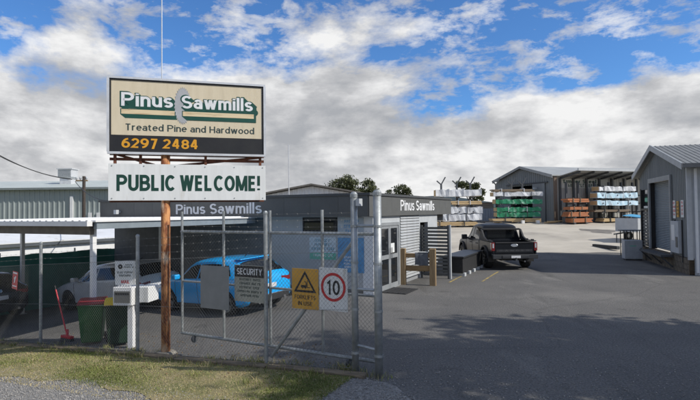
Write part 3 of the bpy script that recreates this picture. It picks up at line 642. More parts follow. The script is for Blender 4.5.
# power pole and lines
pp = thing('power_pole', 'short dark timber power pole in front of the warehouse', 'pole', (-18.1, 34, -0.8), 0)
MB().tube((0, 0, 0), (0, 0, 5.85), 0.12, r2=0.10).build('pole_shaft', mat('dark_pole', (0.075, 0.06, 0.05), 0.9), pp)
MB().bar((-0.55, 0, 5.55), (0.25, 0, 5.55), 0.09).build('crossarm', timber, pp)
for x in (-0.5, -0.25, 0.18): MB().lathe([(0, 0.22), (0.06, 0.2), (0.075, 0.12), (0.05, 0.05), (0.03, 0)], 10, 'z', (x, 0, 5.6)).build('insulator', lgrey, pp)
def cable(name, a, b, sag, r, label):
    a = Vector(a); b = Vector(b); pts = []
    for i in range(25):
        t = i / 24; p = a.lerp(b, t); p.z -= sag * 4 * t * (1 - t); pts.append(p)
    return tag(MB().path(pts, r, 5).build(name, blackpl), label, 'cable')
cable('power_cable', (-18.9, 34, 4.85), (-24.6, 30, 8.6), 0.8, 0.03, 'heavy sagging black cable from the pole top to the left edge')
cable('power_cable', (-18.7, 34, 4.7), (-9.65, 19.95, 2.95), 0.25, 0.022, 'thin black service cable from the pole down to the office fascia')
cable('power_cable', (-18.65, 34, 4.85), (-24.8, 31, 8.1), 0.7, 0.018, 'thin cable running left just under the heavy cable')

# ================================================================ workshop roof behind the office
wk = thing('workshop', 'low gabled workshop with white ribbed end wall behind the office', 'workshop', (-2.3, 30, 0), 0)
gz = lambda s: 4.02 - abs(s - 2.85) / 2.85 * 0.52 if True else 0
ribbed((-2.85, 0, 0), (1, 0, 0), 5.7, lambda s: 0.2, lambda s: gz(s) - 0.02, 0.30, 0.05, (0, -1, 0)).build('end_wall', white, wk)
for s in (-1, 1):
    MB().extr([(0, -0.35, 4.06), (s * 3.3, -0.35, 3.46), (s * 3.3, 9, 3.46), (0, 9, 4.06)], (0, 0, 0.09)).build('roof', roofbr, wk)
MB().box(-2.8, -2.7, 0, 9, 0.2, 3.4).box(2.7, 2.8, 0, 9, 0.2, 3.4).build('side_wall', white, wk)
mast = thing('aerial_mast', 'tall thin pale aerial mast rising behind the cream sign', 'mast', (-6.62, 17.6, 2.9), 0)
MB().tube((0, 0, -0.4), (0, 0, 4.3), 0.030).build('lower_tube', alu, mast); MB().tube((0, 0, 4.3), (0, 0, 8.2), 0.02).build('upper_tube', alu, mast)
mast2 = thing('aerial_mast', 'short thin pale aerial mast above the office roof right of the sign', 'mast', (-2.72, 22.3, 2.85), 0)
MB().tube((0, 0, 0), (0, 0, 2.6), 0.022).build('tube', alu, mast2); MB().box(-0.07, 0.07, -0.07, 0.07, -0.02, 0.04).build('base_plate', galv, mast2)

# ================================================================ big far shed with lean-to
WD = Vector((0.951, 0.309, 0)); AW = atan2(WD.y, WD.x)
bs = thing('timber_shed', 'large dark grey gabled shed with a lean-to for timber at the back of the yard', 'shed', (17.9, 44, 0), AW)
# local x along the long side to the right, local y away along the gable wall
GZ = 1.2; EV = 5.46; AP = 6.55; GW = 8.4
gtop = lambda s: EV + (AP - EV) * (1 - abs(s - GW / 2) / (GW / 2)) - 0.05
dx0, dx1 = 2.7, 5.9     # opening in the gable wall
ribbed((0, 0, 0), (0, 1, 0), dx0, lambda s: GZ, lambda s: gtop(s), 0.30, 0.04, (-1, 0, 0)).build('gable_wall', shedgrey2, bs)
ribbed((0, dx1, 0), (0, 1, 0), GW - dx1, lambda s: GZ, lambda s: gtop(s + dx1), 0.30, 0.04, (-1, 0, 0)).build('gable_wall', shedgrey2, bs)
ribbed((0, dx0, 0), (0, 1, 0), dx1 - dx0, lambda s: 4.75, lambda s: gtop(s + dx0), 0.30, 0.04, (-1, 0, 0)).build('gable_wall', shedgrey2, bs)
MB().box(-0.14, -0.06, 0.95, 2.62, GZ + 0.05, 4.85).build('sliding_door', shedgrey2, bs)
MB().box(-0.16, -0.05, 0.6, 6.6, 4.86, 4.98).build('door_track', racksteel, bs)
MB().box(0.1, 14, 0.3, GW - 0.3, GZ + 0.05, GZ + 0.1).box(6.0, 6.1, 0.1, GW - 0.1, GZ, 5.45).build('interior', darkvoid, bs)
ribbed((0, 0, 0), (1, 0, 0), 18, lambda s: GZ - 0.2, lambda s: EV - 0.06, 0.30, 0.04, (0, -1, 0)).build('side_wall', backwall, bs)
for s in (0, 1):
    ye = -0.25 if s == 0 else GW + 0.25; yr = GW / 2
    MB().extr([(-0.3, ye, EV - 0.05), (18.3, ye, EV - 0.05), (18.3, yr, AP), (-0.3, yr, AP)], (0, 0, 0.1)).build('roof', rooflt, bs)
MB().extr([(-0.36, -0.3, EV - 0.22), (-0.36, GW / 2, AP - 0.12), (-0.36, GW / 2, AP + 0.10), (-0.36, -0.3, EV + 0.06)], (0.05, 0, 0)).extr([(-0.36, GW + 0.3, EV - 0.22), (-0.36, GW / 2, AP - 0.12), (-0.36, GW / 2, AP + 0.10), (-0.36, GW + 0.3, EV + 0.06)], (0.05, 0, 0)).build('barge_board', mat('barge_grey', (0.30, 0.31, 0.31), 0.5), bs)
MB().box(0.0, 0.30, -0.15, -0.03, GZ - 0.2, EV - 0.1).build('corner_trim', mat('corner_brown', (0.16, 0.12, 0.09), 0.7), bs)
# lean-to roof tilting up towards the yard
lt0, lt1 = EV - 0.12, EV + 0.26
MB().extr([(0.5, -0.05, lt0), (18.3, -0.05, lt0), (18.3, -2.5, lt1), (0.5, -2.5, lt1)], (0, 0, 0.06)).build('lean_to_roof', rooflt, bs)
MB().box(0.4, 18.3, -2.62, -2.5, lt1 - 0.02, lt1 + 0.18).build('lean_to_fascia', lgrey, bs)
for i in range(12): MB().bar((0.7 + i * 1.5, -0.1, lt0 - 0.12), (0.7 + i * 1.5, -2.48, lt1 - 0.10), 0.07, 0.16).build('rafter', racksteel, bs)
for k in range(2): MB().box(0.5, 18.3, -0.9 - k * 0.9, -0.84 - k * 0.9, lt0 + 0.02 + k * 0.14, lt0 + 0.06 + k * 0.14).build('purlin', racksteel, bs)
for i in range(8): MB().box(0.55 + i * 1.45, 0.72 + i * 1.45, -0.2, -0.06, GZ - 0.1, lt0 - 0.1).build('wall_post', racksteel, bs)
# painted words on the back wall, broken by the posts
wb = MB().box(0.8, 6.0, -0.055, -0.042, 4.35, 5.18).build('name_board', mat('name_board', (0.55, 0.55, 0.50), 0.7, c2=(0.45, 0.45, 0.41)), bs)
fit_text('painted_lettering', 'Timber Steel', (1.0, 4.7, 4.80, 5.12), -0.056, textgreen, wb, bold=0.06)
scribble('painted_lettering', (0.9, 5.6, 4.38, 4.74), 1, -0.056, textgreen, wb, 4, fill=0.8, letter=0.24)
MB().extr([(17.9, 0, GZ), (17.9, GW, GZ), (17.9, GW, EV), (17.9, GW / 2, AP - 0.05), (17.9, 0, EV)], (0.05, 0, 0)).build('far_gable_wall', shedgrey2, bs)
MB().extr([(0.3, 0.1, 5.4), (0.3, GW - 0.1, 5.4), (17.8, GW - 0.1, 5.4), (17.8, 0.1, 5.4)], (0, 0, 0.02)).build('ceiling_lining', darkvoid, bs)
MB().box(0, 17.9, GW - 0.06, GW, GZ - 0.2, EV - 0.08).build('back_wall', shedgrey2, bs)
MB().box(-0.45, -0.05, 1.95, 2.15, 4.35, 4.5).build('floodlight', lgrey, bs)

# ================================================================ right shed
RSA = atan2(0.956, 0.294)
rs = thing('roller_door_shed', 'grey gabled metal shed with a roller door at the right edge of the yard', 'shed', (12.4, 18.3, 0), RSA)
# local x runs away along the gable wall, local y points to the yard
W = 6.8; E2 = 4.03; A2 = 5.12; apx = 3.75
def gt(s): return E2 + (A2 - E2) * (s / apx if s < apx else (W - s) / (W - apx))
seg = [(0, 1.90, lambda s: 0.62), (1.90, 4.92, lambda s: 3.62), (4.92, 5.15, lambda s: 0.62), (5.15, 6.55, lambda s: 3.35), (6.55, W, lambda s: 0.62)]
for a, b, z0 in seg:
    ribbed((a, 0, 0), (1, 0, 0), b - a, z0, lambda s, a=a: gt(s + a) - 0.03, 0.19, 0.028, (0, 1, 0)).build('cladding', shedgrey, rs)
trim_m = mat('door_trim_grey', (0.30, 0.315, 0.32), 0.5)
for r_ in ((1.80, 4.99, 3.60, 3.80), (1.80, 1.93, 0.62, 3.60), (4.86, 5.02, 0.62, 3.60)): MB().box(r_[0], r_[1], 0.03, 0.10, r_[2], r_[3]).build('door_trim', trim_m, rs)
mbr = MB(); n = 40
vs_ = []; 
for i in range(n * 2 + 1):
    z = 0.66 + (3.62 - 0.66) * i / (n * 2); d = -0.16 + (0.022 if i % 2 else 0)
    vs_ += [(1.9, d, z), (4.9, d, z)]
mbr.add(vs_, [(2 * i, 2 * i + 1, 2 * i + 3, 2 * i + 2) for i in range(n * 2)]).build('roller_shutter', rollerm, rs)
for a_ in (1.86, 4.87): MB().box(a_, a_ + 0.07, -0.2, 0.02, 0.62, 3.62).build('shutter_guide', black, rs)
# side bay with a window over slatted dark panels
MB().box(5.15, 6.55, -0.25, -0.2, 0.62, 3.4).build('bay_back', darkvoid, rs)
bw = MB().box(5.15, 5.24, -0.1, 0.06, 0.30, 3.4).box(6.46, 6.55, -0.1, 0.06, 0.30, 3.4).box(5.24, 6.46, -0.1, 0.06, 2.35, 2.45).build('bay_frame', black, rs)
bsl = MB().box(5.25, 6.45, -0.04, 0.0, 0, 0.13).mesh('slat')
for i in range(11): link('slat', bsl, slatdk, rs, loc=(0, 0, 0.66 + i * 0.152), rot=(radians(8), 0, 0))
MB().box(5.24, 6.46, -0.05, -0.04, 2.45, 3.4).build('pane', glass, rs)
MB().box(5.5, 6.1, -0.035, -0.03, 2.78, 2.95).build('exit_notice', poster_g, rs)
MB().box(5.4, 6.3, -0.035, -0.03, 2.47, 2.57).build('window_notice', whiteb, rs)
# base wall of brown blocks, dock step
bl = MB().box(0, 0.388, -0.12, 0.05, 0, 0.195).mesh('block')
for r_ in range(3):
    x = -0.2 * (r_ % 2)
    while x < W - 0.05:
        o = link('block', bl, brown_base, rs, loc=(max(x, 0) if x < 0 else x, random.uniform(-0.008, 0.008), -0.02 + r_ * 0.205)); x += 0.4
MB().box(0, W, -0.14, 0.03, -0.1, 0.61).build('base_wall', mat('mortar_brown', (0.12, 0.09, 0.06), 0.9), rs)
MB().box(1.7, 5.0, 0.052, 0.5, 0.50, 0.58).build('dock_plate', racksteel, rs)
for x in (1.8, 3.3, 4.85): MB().bar((x, 0.06, 0.1), (x, 0.46, 0.5), 0.05).build('dock_bracket', racksteel, rs)
# notices, switchboard
RT = (0, 0, pi)
def notice(x0, x1, z0, z1, m, lines, ink, seed):
    o = MB().box(x0, x1, 0.035, 0.05, z0, z1).build('notice', m, rs)
    s_ = scribble('notice_print', (-x1 + 0.03, -x0 - 0.03, z0 + 0.05, z1 - 0.05), lines, 0, ink, o, seed, rot=RT); s_.location = (0, 0.0505, 0)
notice(1.36, 1.66, 2.05, 2.75, whiteb, 4, signred, 2); notice(0.98, 1.22, 2.10, 2.72, signyel, 4, black, 3); notice(0.42, 0.72, 2.10, 2.75, whiteb, 4, signred, 5)
sb = MB().box(0.72, 1.62, 0.03, 0.16, 0.72, 1.95).build('switchboard', lgrey, rs, bevel=0.01)
MB().box(0.78, 1.0, 0.161, 0.175, 0.95, 1.35).build('meter_door', slatdk, sb); MB().box(1.1, 1.5, 0.161, 0.172, 1.2, 1.8).build('panel_door', whiteb, sb)
MB().tube((1.3, 0.09, 1.95), (1.3, 0.09, 2.0), 0.03).tube((0.6, 0.06, 0.4), (0.6, 0.06, 2.0), 0.025).build('conduit', blackpl, sb)
# near corner, side wall and roof
MB().box(-0.03, 0.08, -0.10, 0.06, 0.55, E2 - 0.1).build('corner_trim', lgrey, rs)
ribbed((0, -0.1, 0), (0, -1, 0), 12, lambda s: 0.0, lambda s: E2 - 0.08, 0.19, 0.028, (-1, 0, 0)).build('side_wall', lgrey, rs)
MB().tube((-0.1, -0.2, 0.1), (-0.1, -0.2, E2 - 0.15), 0.05).build('downpipe', white, rs)
sg = MB().box(-0.045, -0.03, -1.25, -0.40, 1.55, 2.35).build('notice', whiteb, rs)
mbx = MB(); mbx.lathe([(0.30, 0), (0.30, -0.006), (0.37, -0.006), (0.37, 0)], 32, 'y', (0, 0, 0)); mbx.build('red_ring', signred, sg, loc=(-0.046, -0.82, 1.95), rot=RZF)
bs_ = MB().box(-0.045, -0.03, -0.9, -0.40, 2.7, 3.35).build('notice', mat('mandatory_blue', (0.02, 0.08, 0.40), 0.5), rs)
rs_roof = mat('weathered_grey_roof', (0.215, 0.22, 0.215), 0.6, c2=(0.16, 0.165, 0.16))
for s in (0, 1):
    xe = -0.3 if s == 0 else W + 0.3; ze = E2 - 0.02
    p = [(xe, 0.25, ze), (apx, 0.25, A2 + 0.03), (apx, -12, A2 + 0.03), (xe, -12, ze)]
    MB().extr(p, (0, 0, 0.03)).build('roof', rs_roof, rs)
    # ribs on the sheeting
    mr = MB(); y = 0.1
    while y > -12:
        mr.extr([(xe, y, ze + 0.032), (apx, y, A2 + 0.062), (apx, y - 0.05, A2 + 0.062), (xe, y - 0.05, ze + 0.032)], (0, 0, 0.012)); y -= 0.19
    mr.build('roof_ribs', rs_roof, rs)
    MB().extr([(xe, 0.26, ze - 0.16), (apx, 0.26, A2 - 0.12), (apx, 0.26, A2 + 0.12), (xe, 0.26, ze + 0.08)], (0, 0.04, 0)).build('barge_flashing', mat('barge_pale', (0.42, 0.44, 0.45), 0.5), rs)
MB().box(-0.45, -0.3, -12, 0.3, E2 - 0.12, E2 + 0.03).build('gutter', mat('dark_gutter2', (0.16, 0.165, 0.17), 0.5), rs)

# ================================================================ pylon sign
SA = radians(16); SO = Vector((-3.56, 9.63, 0))
ps = thing('pylon_sign', 'cream sawmill sign board over a white welcome board on one rusty pole', 'sign', SO, SA)
MB().tube((0, 0.10, zg(SO.x, SO.y) - 0.2), (0, 0.10, 3.62), 0.085, 18).build('pole', rust, ps, smooth=True)
X0, X1 = -1.0, 1.90
def tx(a):                      # fraction across the board as seen -> board x
    t = a / (a + (1 - a) * 0.92); return X0 + (X1 - X0) * t
B0, B1 = 3.60, 5.01
def tz(f): return B1 - f * (B1 - B0)
bd = MB().box(X0, X1, 0.0, 0.05, B0, B1).build('main_board', cream, ps)
fw = 0.035
for r in ((X0 - 0.02, X1 + 0.02, B1 - 0.01, B1 + 0.03), (X0 - 0.02, X1 + 0.02, B0 - 0.03, B0 + 0.012), (X0 - 0.03, X0 + 0.015, B0 + 0.012, B1 - 0.01), (X1 - 0.015, X1 + 0.03, B0 + 0.012, B1 - 0.01)):
    MB().box(r[0], r[1], -0.03, 0.055, r[2], r[3]).build('frame_bar', alu, bd)
for r in ((X0 + 0.015, X1 - 0.015, B1 - 0.038, B1 - 0.012), (X0 + 0.015, X0 + 0.045, tz(0.765), B1 - 0.038), (X1 - 0.045, X1 - 0.015, tz(0.765), B1 - 0.038)):
    MB().box(r[0], r[1], -0.012, 0.0, r[2], r[3]).build('black_border', black, bd)
MB().box(X0 + 0.015, X1 - 0.015, -0.008, 0.0, B0 + 0.013, tz(0.765)).build('black_band', black, bd)
fit_text('phone_number', '6297 2484', (tx(0.072), tx(0.53), tz(0.945), tz(0.80)), -0.0085, amber, bd, bold=0.02, depth=0.002, split=True)
fit_text('lettering', 'Treated Pine and Hardwood', (tx(0.095), tx(0.925), tz(0.70), tz(0.605)), -0.001, darkink, bd, bold=-0.035, depth=0.002)
# name lettering with a green drop shadow, sitting on a painted plank; the saw blade stands between the two words
xs0, xs1, xt0, xt1 = tx(0.07), tx(0.375), tx(0.43), tx(0.915)
zt_, zb_ = tz(0.187), tz(0.372)
for wi, (word, a, b) in enumerate((('Pinus', xs0, xs1), ('Sawmills', xt0, xt1))):
    yb = -0.0015 - 0.004 * wi
    for k in (7, 5, 3, 1, 0):
        o_ = 0.012 * k
        fit_text('letter_shadow', word, (a + o_ - 0.025, b + o_ + 0.022, zb_ - o_ * 0.9 - 0.022, zt_ - o_ * 0.9 + 0.022), yb - 0.0003 * (7 - k), signgreen, bd, bold=0.06, depth=0.0001)
pr1 = [(xs0 + 0.01, zb_ + 0.06), (xs1 + 0.05, zb_ + 0.06), (xs1 + 0.05, zb_ - 0.045), (xs0 + 0.10, zb_ - 0.045)]
pr2 = [(xt0 + 0.02, zb_ + 0.09), (xt1 + 0.075, zb_ + 0.09), (xt1 + 0.075, zb_ - 0.045), (xt0 + 0.10, zb_ - 0.045)]
MB().prism(pr1, -0.0013, 0).build('letter_backing', signgreen, bd); MB().prism(pr2, -0.0052, -0.0049).build('letter_backing', signgreen, bd)
fit_text('name_lettering', 'Pinus', (xs0, xs1, zb_, zt_), -0.0045, whitetext, bd, bold=0.01, depth=0.0006, split=True)
fit_text('name_lettering', 'Sawmills', (xt0, xt1, zb_, zt_), -0.0085, whitetext, bd, bold=0.01, depth=0.0006, split=True)
pz0, pz1, pz2 = tz(0.415), tz(0.478), tz(0.535)
for wi, (a, b) in enumerate(((xs0, xs1 + 0.03), (xt0 + 0.02, xt1 + 0.02))):
    yo = 0.004 * wi
    MB().prism([(a - 0.015, pz0 + 0.012), (b + 0.045, pz0 + 0.012), (b + 0.045, pz2), (a + 0.07, pz2), (a - 0.015, pz1 - 0.01)], -0.0025 - yo, -0.0014 - yo).build('plank_shadow', signgreen, bd)
    MB().box(a, b, -0.0034 - yo, -0.0026 - yo, pz1, pz0).build('plank', plank_c, bd)
bx, bz, rx, rz_ = tx(0.437), tz(0.335), 0.165, 0.375
pts = []; nt_ = 30
for i in range(nt_):
    for f_, rr in ((0.0, 0.88), (0.72, 1.0), (0.9, 0.88)):
        a = 2 * pi * (i + f_) / nt_; pts.append((bx + rx * rr * cos(a), bz + rz_ * rr * sin(a)))
MB().prism(pts, -0.0047, -0.0044).build('saw_blade', blade, bd)
# welcome board
w2 = MB().box(X0, X1 + 0.02, -0.02, 0.025, 2.69, 3.385).build('welcome_board', whiteb, ps)
fit_text('welcome_lettering', 'PUBLIC WELCOME!', (tx(0.045), tx(0.965), 2.87, 3.18), -0.021, textgreen, w2, bold=0.05, depth=0.002, gap=0.075, space=0.2, split=True)
for xb in np.linspace(X0 + 0.06, X1 - 0.04, 6):
    for zb2 in (2.73, 3.345): MB().tube((xb, -0.026, zb2), (xb, -0.019, zb2), 0.012, 8).build('bolt', galv, w2)
# rusty frame between and behind the boards
for xv in (-0.9, -0.45, 0.75, 1.82): MB().box(xv - 0.025, xv + 0.025, 0.056, 0.106, 2.72, 3.75 if xv > 0.9 or xv < -0.8 else 4.9).build('upright', rust_dk, ps)
for zv in (2.66, 3.46, 3.56, 4.6): MB().box(-1.0, 1.9, 0.107, 0.16, zv, zv + 0.05).build('cross_rail', rust_dk, ps)
MB().bar((-0.9, 0.13, 3.58), (-0.2, 0.13, 3.38), 0.045).build('brace', rust_dk, ps); MB().bar((1.85, 0.13, 3.57), (0.1, 0.13, 3.36), 0.045).build('brace', rust_dk, ps)
MB().lathe([(0, 0.04), (0.16, 0.03), (0.2, 0.0), (0.22, -0.05)], 14, 'z', (0, 0.10, zg(SO.x, SO.y) + 0.02)).build('concrete_footing', mat('old_concrete', (0.26, 0.24, 0.20), 0.9, bump=0.6), ps)

# ================================================================ chain-link fence and sliding gate
def chain(y0, y1, z0, z1, x, zoff, pitch=0.0707, r=0.0017):
    L = y1 - y0; H = z1 - z0; mb = MB()
    c = -H
    while c < L:
        for sgn in (0, 1):
            # wire from (c,0) to (c+H,H), clipped to the panel
            a0 = max(0, -c); a1 = min(H, L - c)
            if a1 > a0 + 0.02:
                pa = (c + a0, a0); pb = (c + a1, a1)
                if sgn: pa = (L - pa[0], pa[1]); pb = (L - pb[0], pb[1])
                k = max(1, int(abs(pb[0] - pa[0]) / 1.2))
                pr = [(pa[0] + (pb[0] - pa[0]) * i / k, pa[1] + (pb[1] - pa[1]) * i / k) for i in range(k + 1)]
                P = [Vector((x + (0.002 if sgn else -0.002), y0 + q[0], z0 + q[1] + zoff(y0 + q[0]))) for q in pr]
                for u, v_ in zip(P[:-1], P[1:]): mb.tube(u, v_, r, 3, cap=False)
        c += pitch
    return mb
def fz(y, x=0.0): p = fl(x, y); return zg(*p)
fence = thing('chain_link_fence', 'galvanised chain-link boundary fence with barbed wire along the grass verge', 'fence', F0, ROTF)
FP = [(11.9, 2.32, 0.034), (8.58, 2.34, 0.034), (5.28, 2.33, 0.034), (2.09, 2.55, 0.034)]
for y, h, r in FP:
    p = MB().tube((0, y, fz(y) - 0.15), (0, y, fz(y) + h), r, 12).build('post', galv, fence, smooth=False)
    MB().lathe([(0, 0.03), (r * 0.8, 0.02), (r * 1.15, 0), (r * 1.15, -0.03)], 10, 'z', (0, y, fz(y) + h)).build('cap', galv, p)
for y, h, r in ((0.39, 2.70, 0.052), (0.0, 2.72, 0.060)):
    p = MB().tube((-0.02, y, -0.15), (-0.02, y, h), r, 16).build('gate_post', galv, fence, smooth=True)
    MB().lathe([(0, 0.04), (r * 0.7, 0.03), (r * 1.12, 0.0), (r * 1.12, -0.05)], 14, 'z', (-0.02, y, h)).build('cap', galv, p)
    for zb3 in (0.3, 0.95, 1.65, 2.2): MB().tube((-0.02, y, zb3), (-0.02, y, zb3 + 0.035), r * 1.12, 14).build('clamp', galv, p)
for zv, dy in ((2.22, 0), (1.27, 0.0), (0.43, 0.03)): MB().tube((-0.02, 0.05, zv - dy), (-0.02, 0.35, zv), 0.022, 8).build('spacer_bar', galv, fence)
MB().box(-0.075, 0.03, 0.27, 0.33, 2.52, 2.63).build('sensor_box', lgrey, fence)
MB().tube((0.05, 0.42, 2.02), (0.05, 2.02, 0.02), 0.027, 10).build('brace', galv, fence)
zo = lambda y: fz(y)
bounds = [0.45, 2.05, 5.25, 8.55, 11.9]
for a, b in zip(bounds[:-1], bounds[1:]):
    m_ = chain(a, b, 0.06, 1.86 if a > 1 else 1.98, -0.035, zo).build('wire_mesh', wire, fence); m_['kind'] = 'stuff'
    for zv in (0.08, 0.95, 1.85): MB().path([(-0.03, a + (b - a) * i / 6, fz(a + (b - a) * i / 6) + zv - 0.012 * sin(pi * i / 6)) for i in range(7)], 0.0028, 4).build('line_wire', wire, fence)
def barbed(y0, y1, zf, x, name, parent):
    n = max(4, int((y1 - y0) / 0.4)); pts = [(x, y0 + (y1 - y0) * i / n, zf(y0 + (y1 - y0) * i / n) - 0.015 * sin(pi * i / n)) for i in range(n + 1)]
    mb = MB().path(pts, 0.0016, 4); y = y0 + 0.05
    while y < y1:
        t = (y - y0) / (y1 - y0); z = zf(y) - 0.015 * sin(pi * t)
        mb.tube((x - 0.01, y - 0.006, z - 0.012), (x + 0.01, y + 0.006, z + 0.012), 0.0014, 3); mb.tube((x + 0.01, y - 0.006, z - 0.01), (x - 0.01, y + 0.007, z + 0.012), 0.0014, 3); y += 0.21
    o = mb.build(name, barb, parent); return o
for k in range(3):
    for a, b in zip(bounds[1:-1], bounds[2:]): barbed(a, b, lambda y, k=k: fz(y) + 1.98 + 0.14 * k, 0.02, 'barbed_wire', fence)
gate = thing('sliding_gate', 'open sliding gate of galvanised pipe and chain-link behind the fence signs', 'gate', F0, ROTF)
GX = 0.16
for y in (4.22, 3.17, 2.12, 1.07, 0.12):
    MB().tube((GX, y, 0.165), (GX, y, 2.47 if y > 0.5 else 2.12), 0.024, 10).build('stile', galv, gate)
for zv, r in ((2.09, 0.026), (0.165, 0.028)): MB().tube((GX, 0.10, zv), (GX, 4.24, zv), r, 10).build('rail', galv, gate)
for a, b in ((4.2, 3.2), (3.14, 2.15), (2.09, 1.1), (1.04, 0.14)): MB().tube((GX, b, 1.15), (GX, a, 1.15), 0.020, 8).build('mid_rail', galv, gate)
m_ = chain(0.12, 4.22, 0.17, 2.14, GX - 0.03, lambda y: 0.0).build('wire_mesh', wire, gate); m_['kind'] = 'stuff'
for k in range(3): barbed(0.45, 4.22, lambda y, k=k: 2.20 + 0.11 * k, GX, 'barbed_wire', gate)
for y in (0.6, 3.9): MB().lathe([(0.0, -0.02), (0.07, -0.02), (0.07, 0.02), (0, 0.02)], 16, 'y', (GX, y, 0.09)).build('roller', racksteel, gate)

# signs hung on the gate; local x-z plane turned to face the street
def hung(name, label, y0, y1, z0, z1, m, tilt=0.0, cat='sign', x=0.0, lead=0.0):
    yc = (y0 + y1) / 2; p = F0 + F1 * x + F2 * yc
    t = thing(name, label, cat, (p.x, p.y, (z0 + z1) / 2), ROTF - pi / 2)
    t.rotation_euler = (lead, tilt, ROTF - pi / 2); hw = (y1 - y0) / 2; hh = (z1 - z0) / 2
    b = MB().box(-hw, hw, -0.004, 0.004, -hh, hh).build('plate', m, t, bevel=0.0015)
    for sx_ in (-1, 1):
        for sz in (-1, 1): MB().tube((sx_ * (hw - 0.03), -0.008, sz * (hh - 0.03)), (sx_ * (hw - 0.03), -0.003, sz * (hh - 0.03)), 0.008, 8).build('rivet', galv, t)
    return t, hw, hh
hung('blank_plate', 'blank grey metal plate on the gate beside the security sign', 2.85, 3.52, 0.74, 1.50, greyplate, x=-0.06)
t, hw, hh = hung('security_sign', 'stone-coloured security notice with black header on the gate', 2.14, 2.81, 0.90, 1.53, stonegrey, x=0.04)
MB().box(-hw + 0.01, hw - 0.01, -0.0065, -0.0045, 0.11, hh - 0.01).build('header', black, t)
fit_text('lettering', 'SECURITY', (-hw + 0.06, hw - 0.06, 0.15, 0.26), -0.007, whitetext, t, bold=0.0, depth=0.001)
scribble('small_print', (-hw + 0.06, hw - 0.06, -hh + 0.06, 0.09), 5, -0.0045, darkink, t, 12, fill=0.55)
t, hw, hh = hung('forklift_sign', 'amber warning sign with a black triangle, left of the speed sign', 1.05, 1.555, 0.885, 1.53, signyel)
def ring_poly(outer, inner, name, m, par, y=-0.0065):
    n = len(outer); mb = MB(); vs_ = [(x, y, z) for x, z in outer] + [(x, y, z) for x, z in inner]
    mb.add(vs_, [(i, (i + 1) % n, n + (i + 1) % n, n + i) for i in range(n)]); return mb.build(name, m, par)
ring_poly([(-0.215, -0.055), (0.215, -0.055), (0, 0.29)], [(-0.155, -0.02), (0.155, -0.02), (0, 0.228)], 'triangle', black, t)
MB().box(-0.075, -0.01, -0.007, -0.0045, 0.02, 0.06).prism([(-0.01, 0.02), (0.035, 0.02), (0.035, 0.10), (0.02, 0.12), (-0.01, 0.12), (-0.01, 0.108), (0.015, 0.108), (0.02, 0.06), (-0.01, 0.06)], -0.007, -0.0045).box(0.042, 0.05, -0.007, -0.0045, 0.02, 0.14).box(0.05, 0.095, -0.007, -0.0045, 0.02, 0.03).box(-0.055, -0.035, -0.007, -0.0045, 0.005, 0.02).box(0.0, 0.02, -0.007, -0.0045, 0.005, 0.02).build('forklift_symbol', black, t)
fit_text('lettering', 'FORKLIFTS', (-0.20, 0.20, -0.165, -0.10), -0.005, black, t, bold=-0.02, depth=0.001)
fit_text('lettering', 'IN USE', (-0.135, 0.135, -0.265, -0.20), -0.005, black, t, bold=-0.02, depth=0.001)
t, hw, hh = hung('speed_sign', 'white sign with 10 in a red ring on the gate', 0.525, 1.03, 0.90, 1.565, whiteb)
MB().lathe([(0.180, -0.0045), (0.180, -0.0075), (0.222, -0.0075), (0.222, -0.0045)], 40, 'y', (0, 0, 0.035)).build('red_ring', signred, t)
fit_text('numerals', '10', (-0.115, 0.12, -0.085, 0.155), -0.0048, black, t, bold=0.0, depth=0.001, gap=0.17, split=True)
MB().tube((0.02, -0.008, -0.26), (0.02, -0.003, -0.26), 0.010, 8).build('bolt', black, t)
t, hw, hh = hung('small_red_notice', 'small faded red notice hung on the fence at the far left', 9.43, 9.64, 0.68, 1.10, palered, tilt=radians(6), x=-0.06)
MB().box(-hw + 0.015, hw - 0.015, -0.006, -0.0045, hh - 0.055, hh - 0.02).build('band', whiteb, t)
MB().box(-hw + 0.015, hw - 0.015, -0.006, -0.0045, -hh + 0.06, -hh + 0.085).build('band', whiteb, t)
MB().prism([(-0.03, -0.06), (0.0, -0.06), (0.015, 0.0), (0.05, 0.09), (0.02, 0.11), (-0.005, 0.05), (-0.015, 0.08), (-0.035, 0.06), (-0.02, 0.0)], -0.0065, -0.0045).build('white_figure', whiteb, t)
MB().prism([(-0.06, -0.05), (-0.035, -0.05), (-0.03, 0.01), (-0.05, 0.03)], -0.0065, -0.0045).build('black_figure', black, t)

# timber edging along the foot of the fence
ed = thing('timber_edging', 'weathered grey timber sleepers laid along the foot of the fence', 'edging', F0, ROTF)
y = 0.15
while y < 13:
    L = random.choice((2.4, 2.1, 1.8)); y1 = min(y + L, 13.2); za, zb3 = fz(y), fz(y1); x = -0.14 + random.uniform(-0.025, 0.025); hh = random.uniform(0.05, 0.075); tw = random.uniform(-0.02, 0.02)
    MB().extr([(x - 0.075, y, za - 0.05), (x - 0.075, y, za + hh), (x + 0.075, y, za + hh + 0.01), (x + 0.075, y, za - 0.05)], (tw, y1 - y - 0.02, zb3 - za)).build('sleeper', sleeper, ed, bevel=0.012)
    y = y1

# mailbox on a white post with a notice above
q = F0 + F1 * 0.12 + F2 * 5.92
mbx_ = thing('mailbox', 'white mailbox on a white post inside the fence', 'mailbox', (q.x, q.y + 0.12, zg(q.x, q.y)), radians(-8))
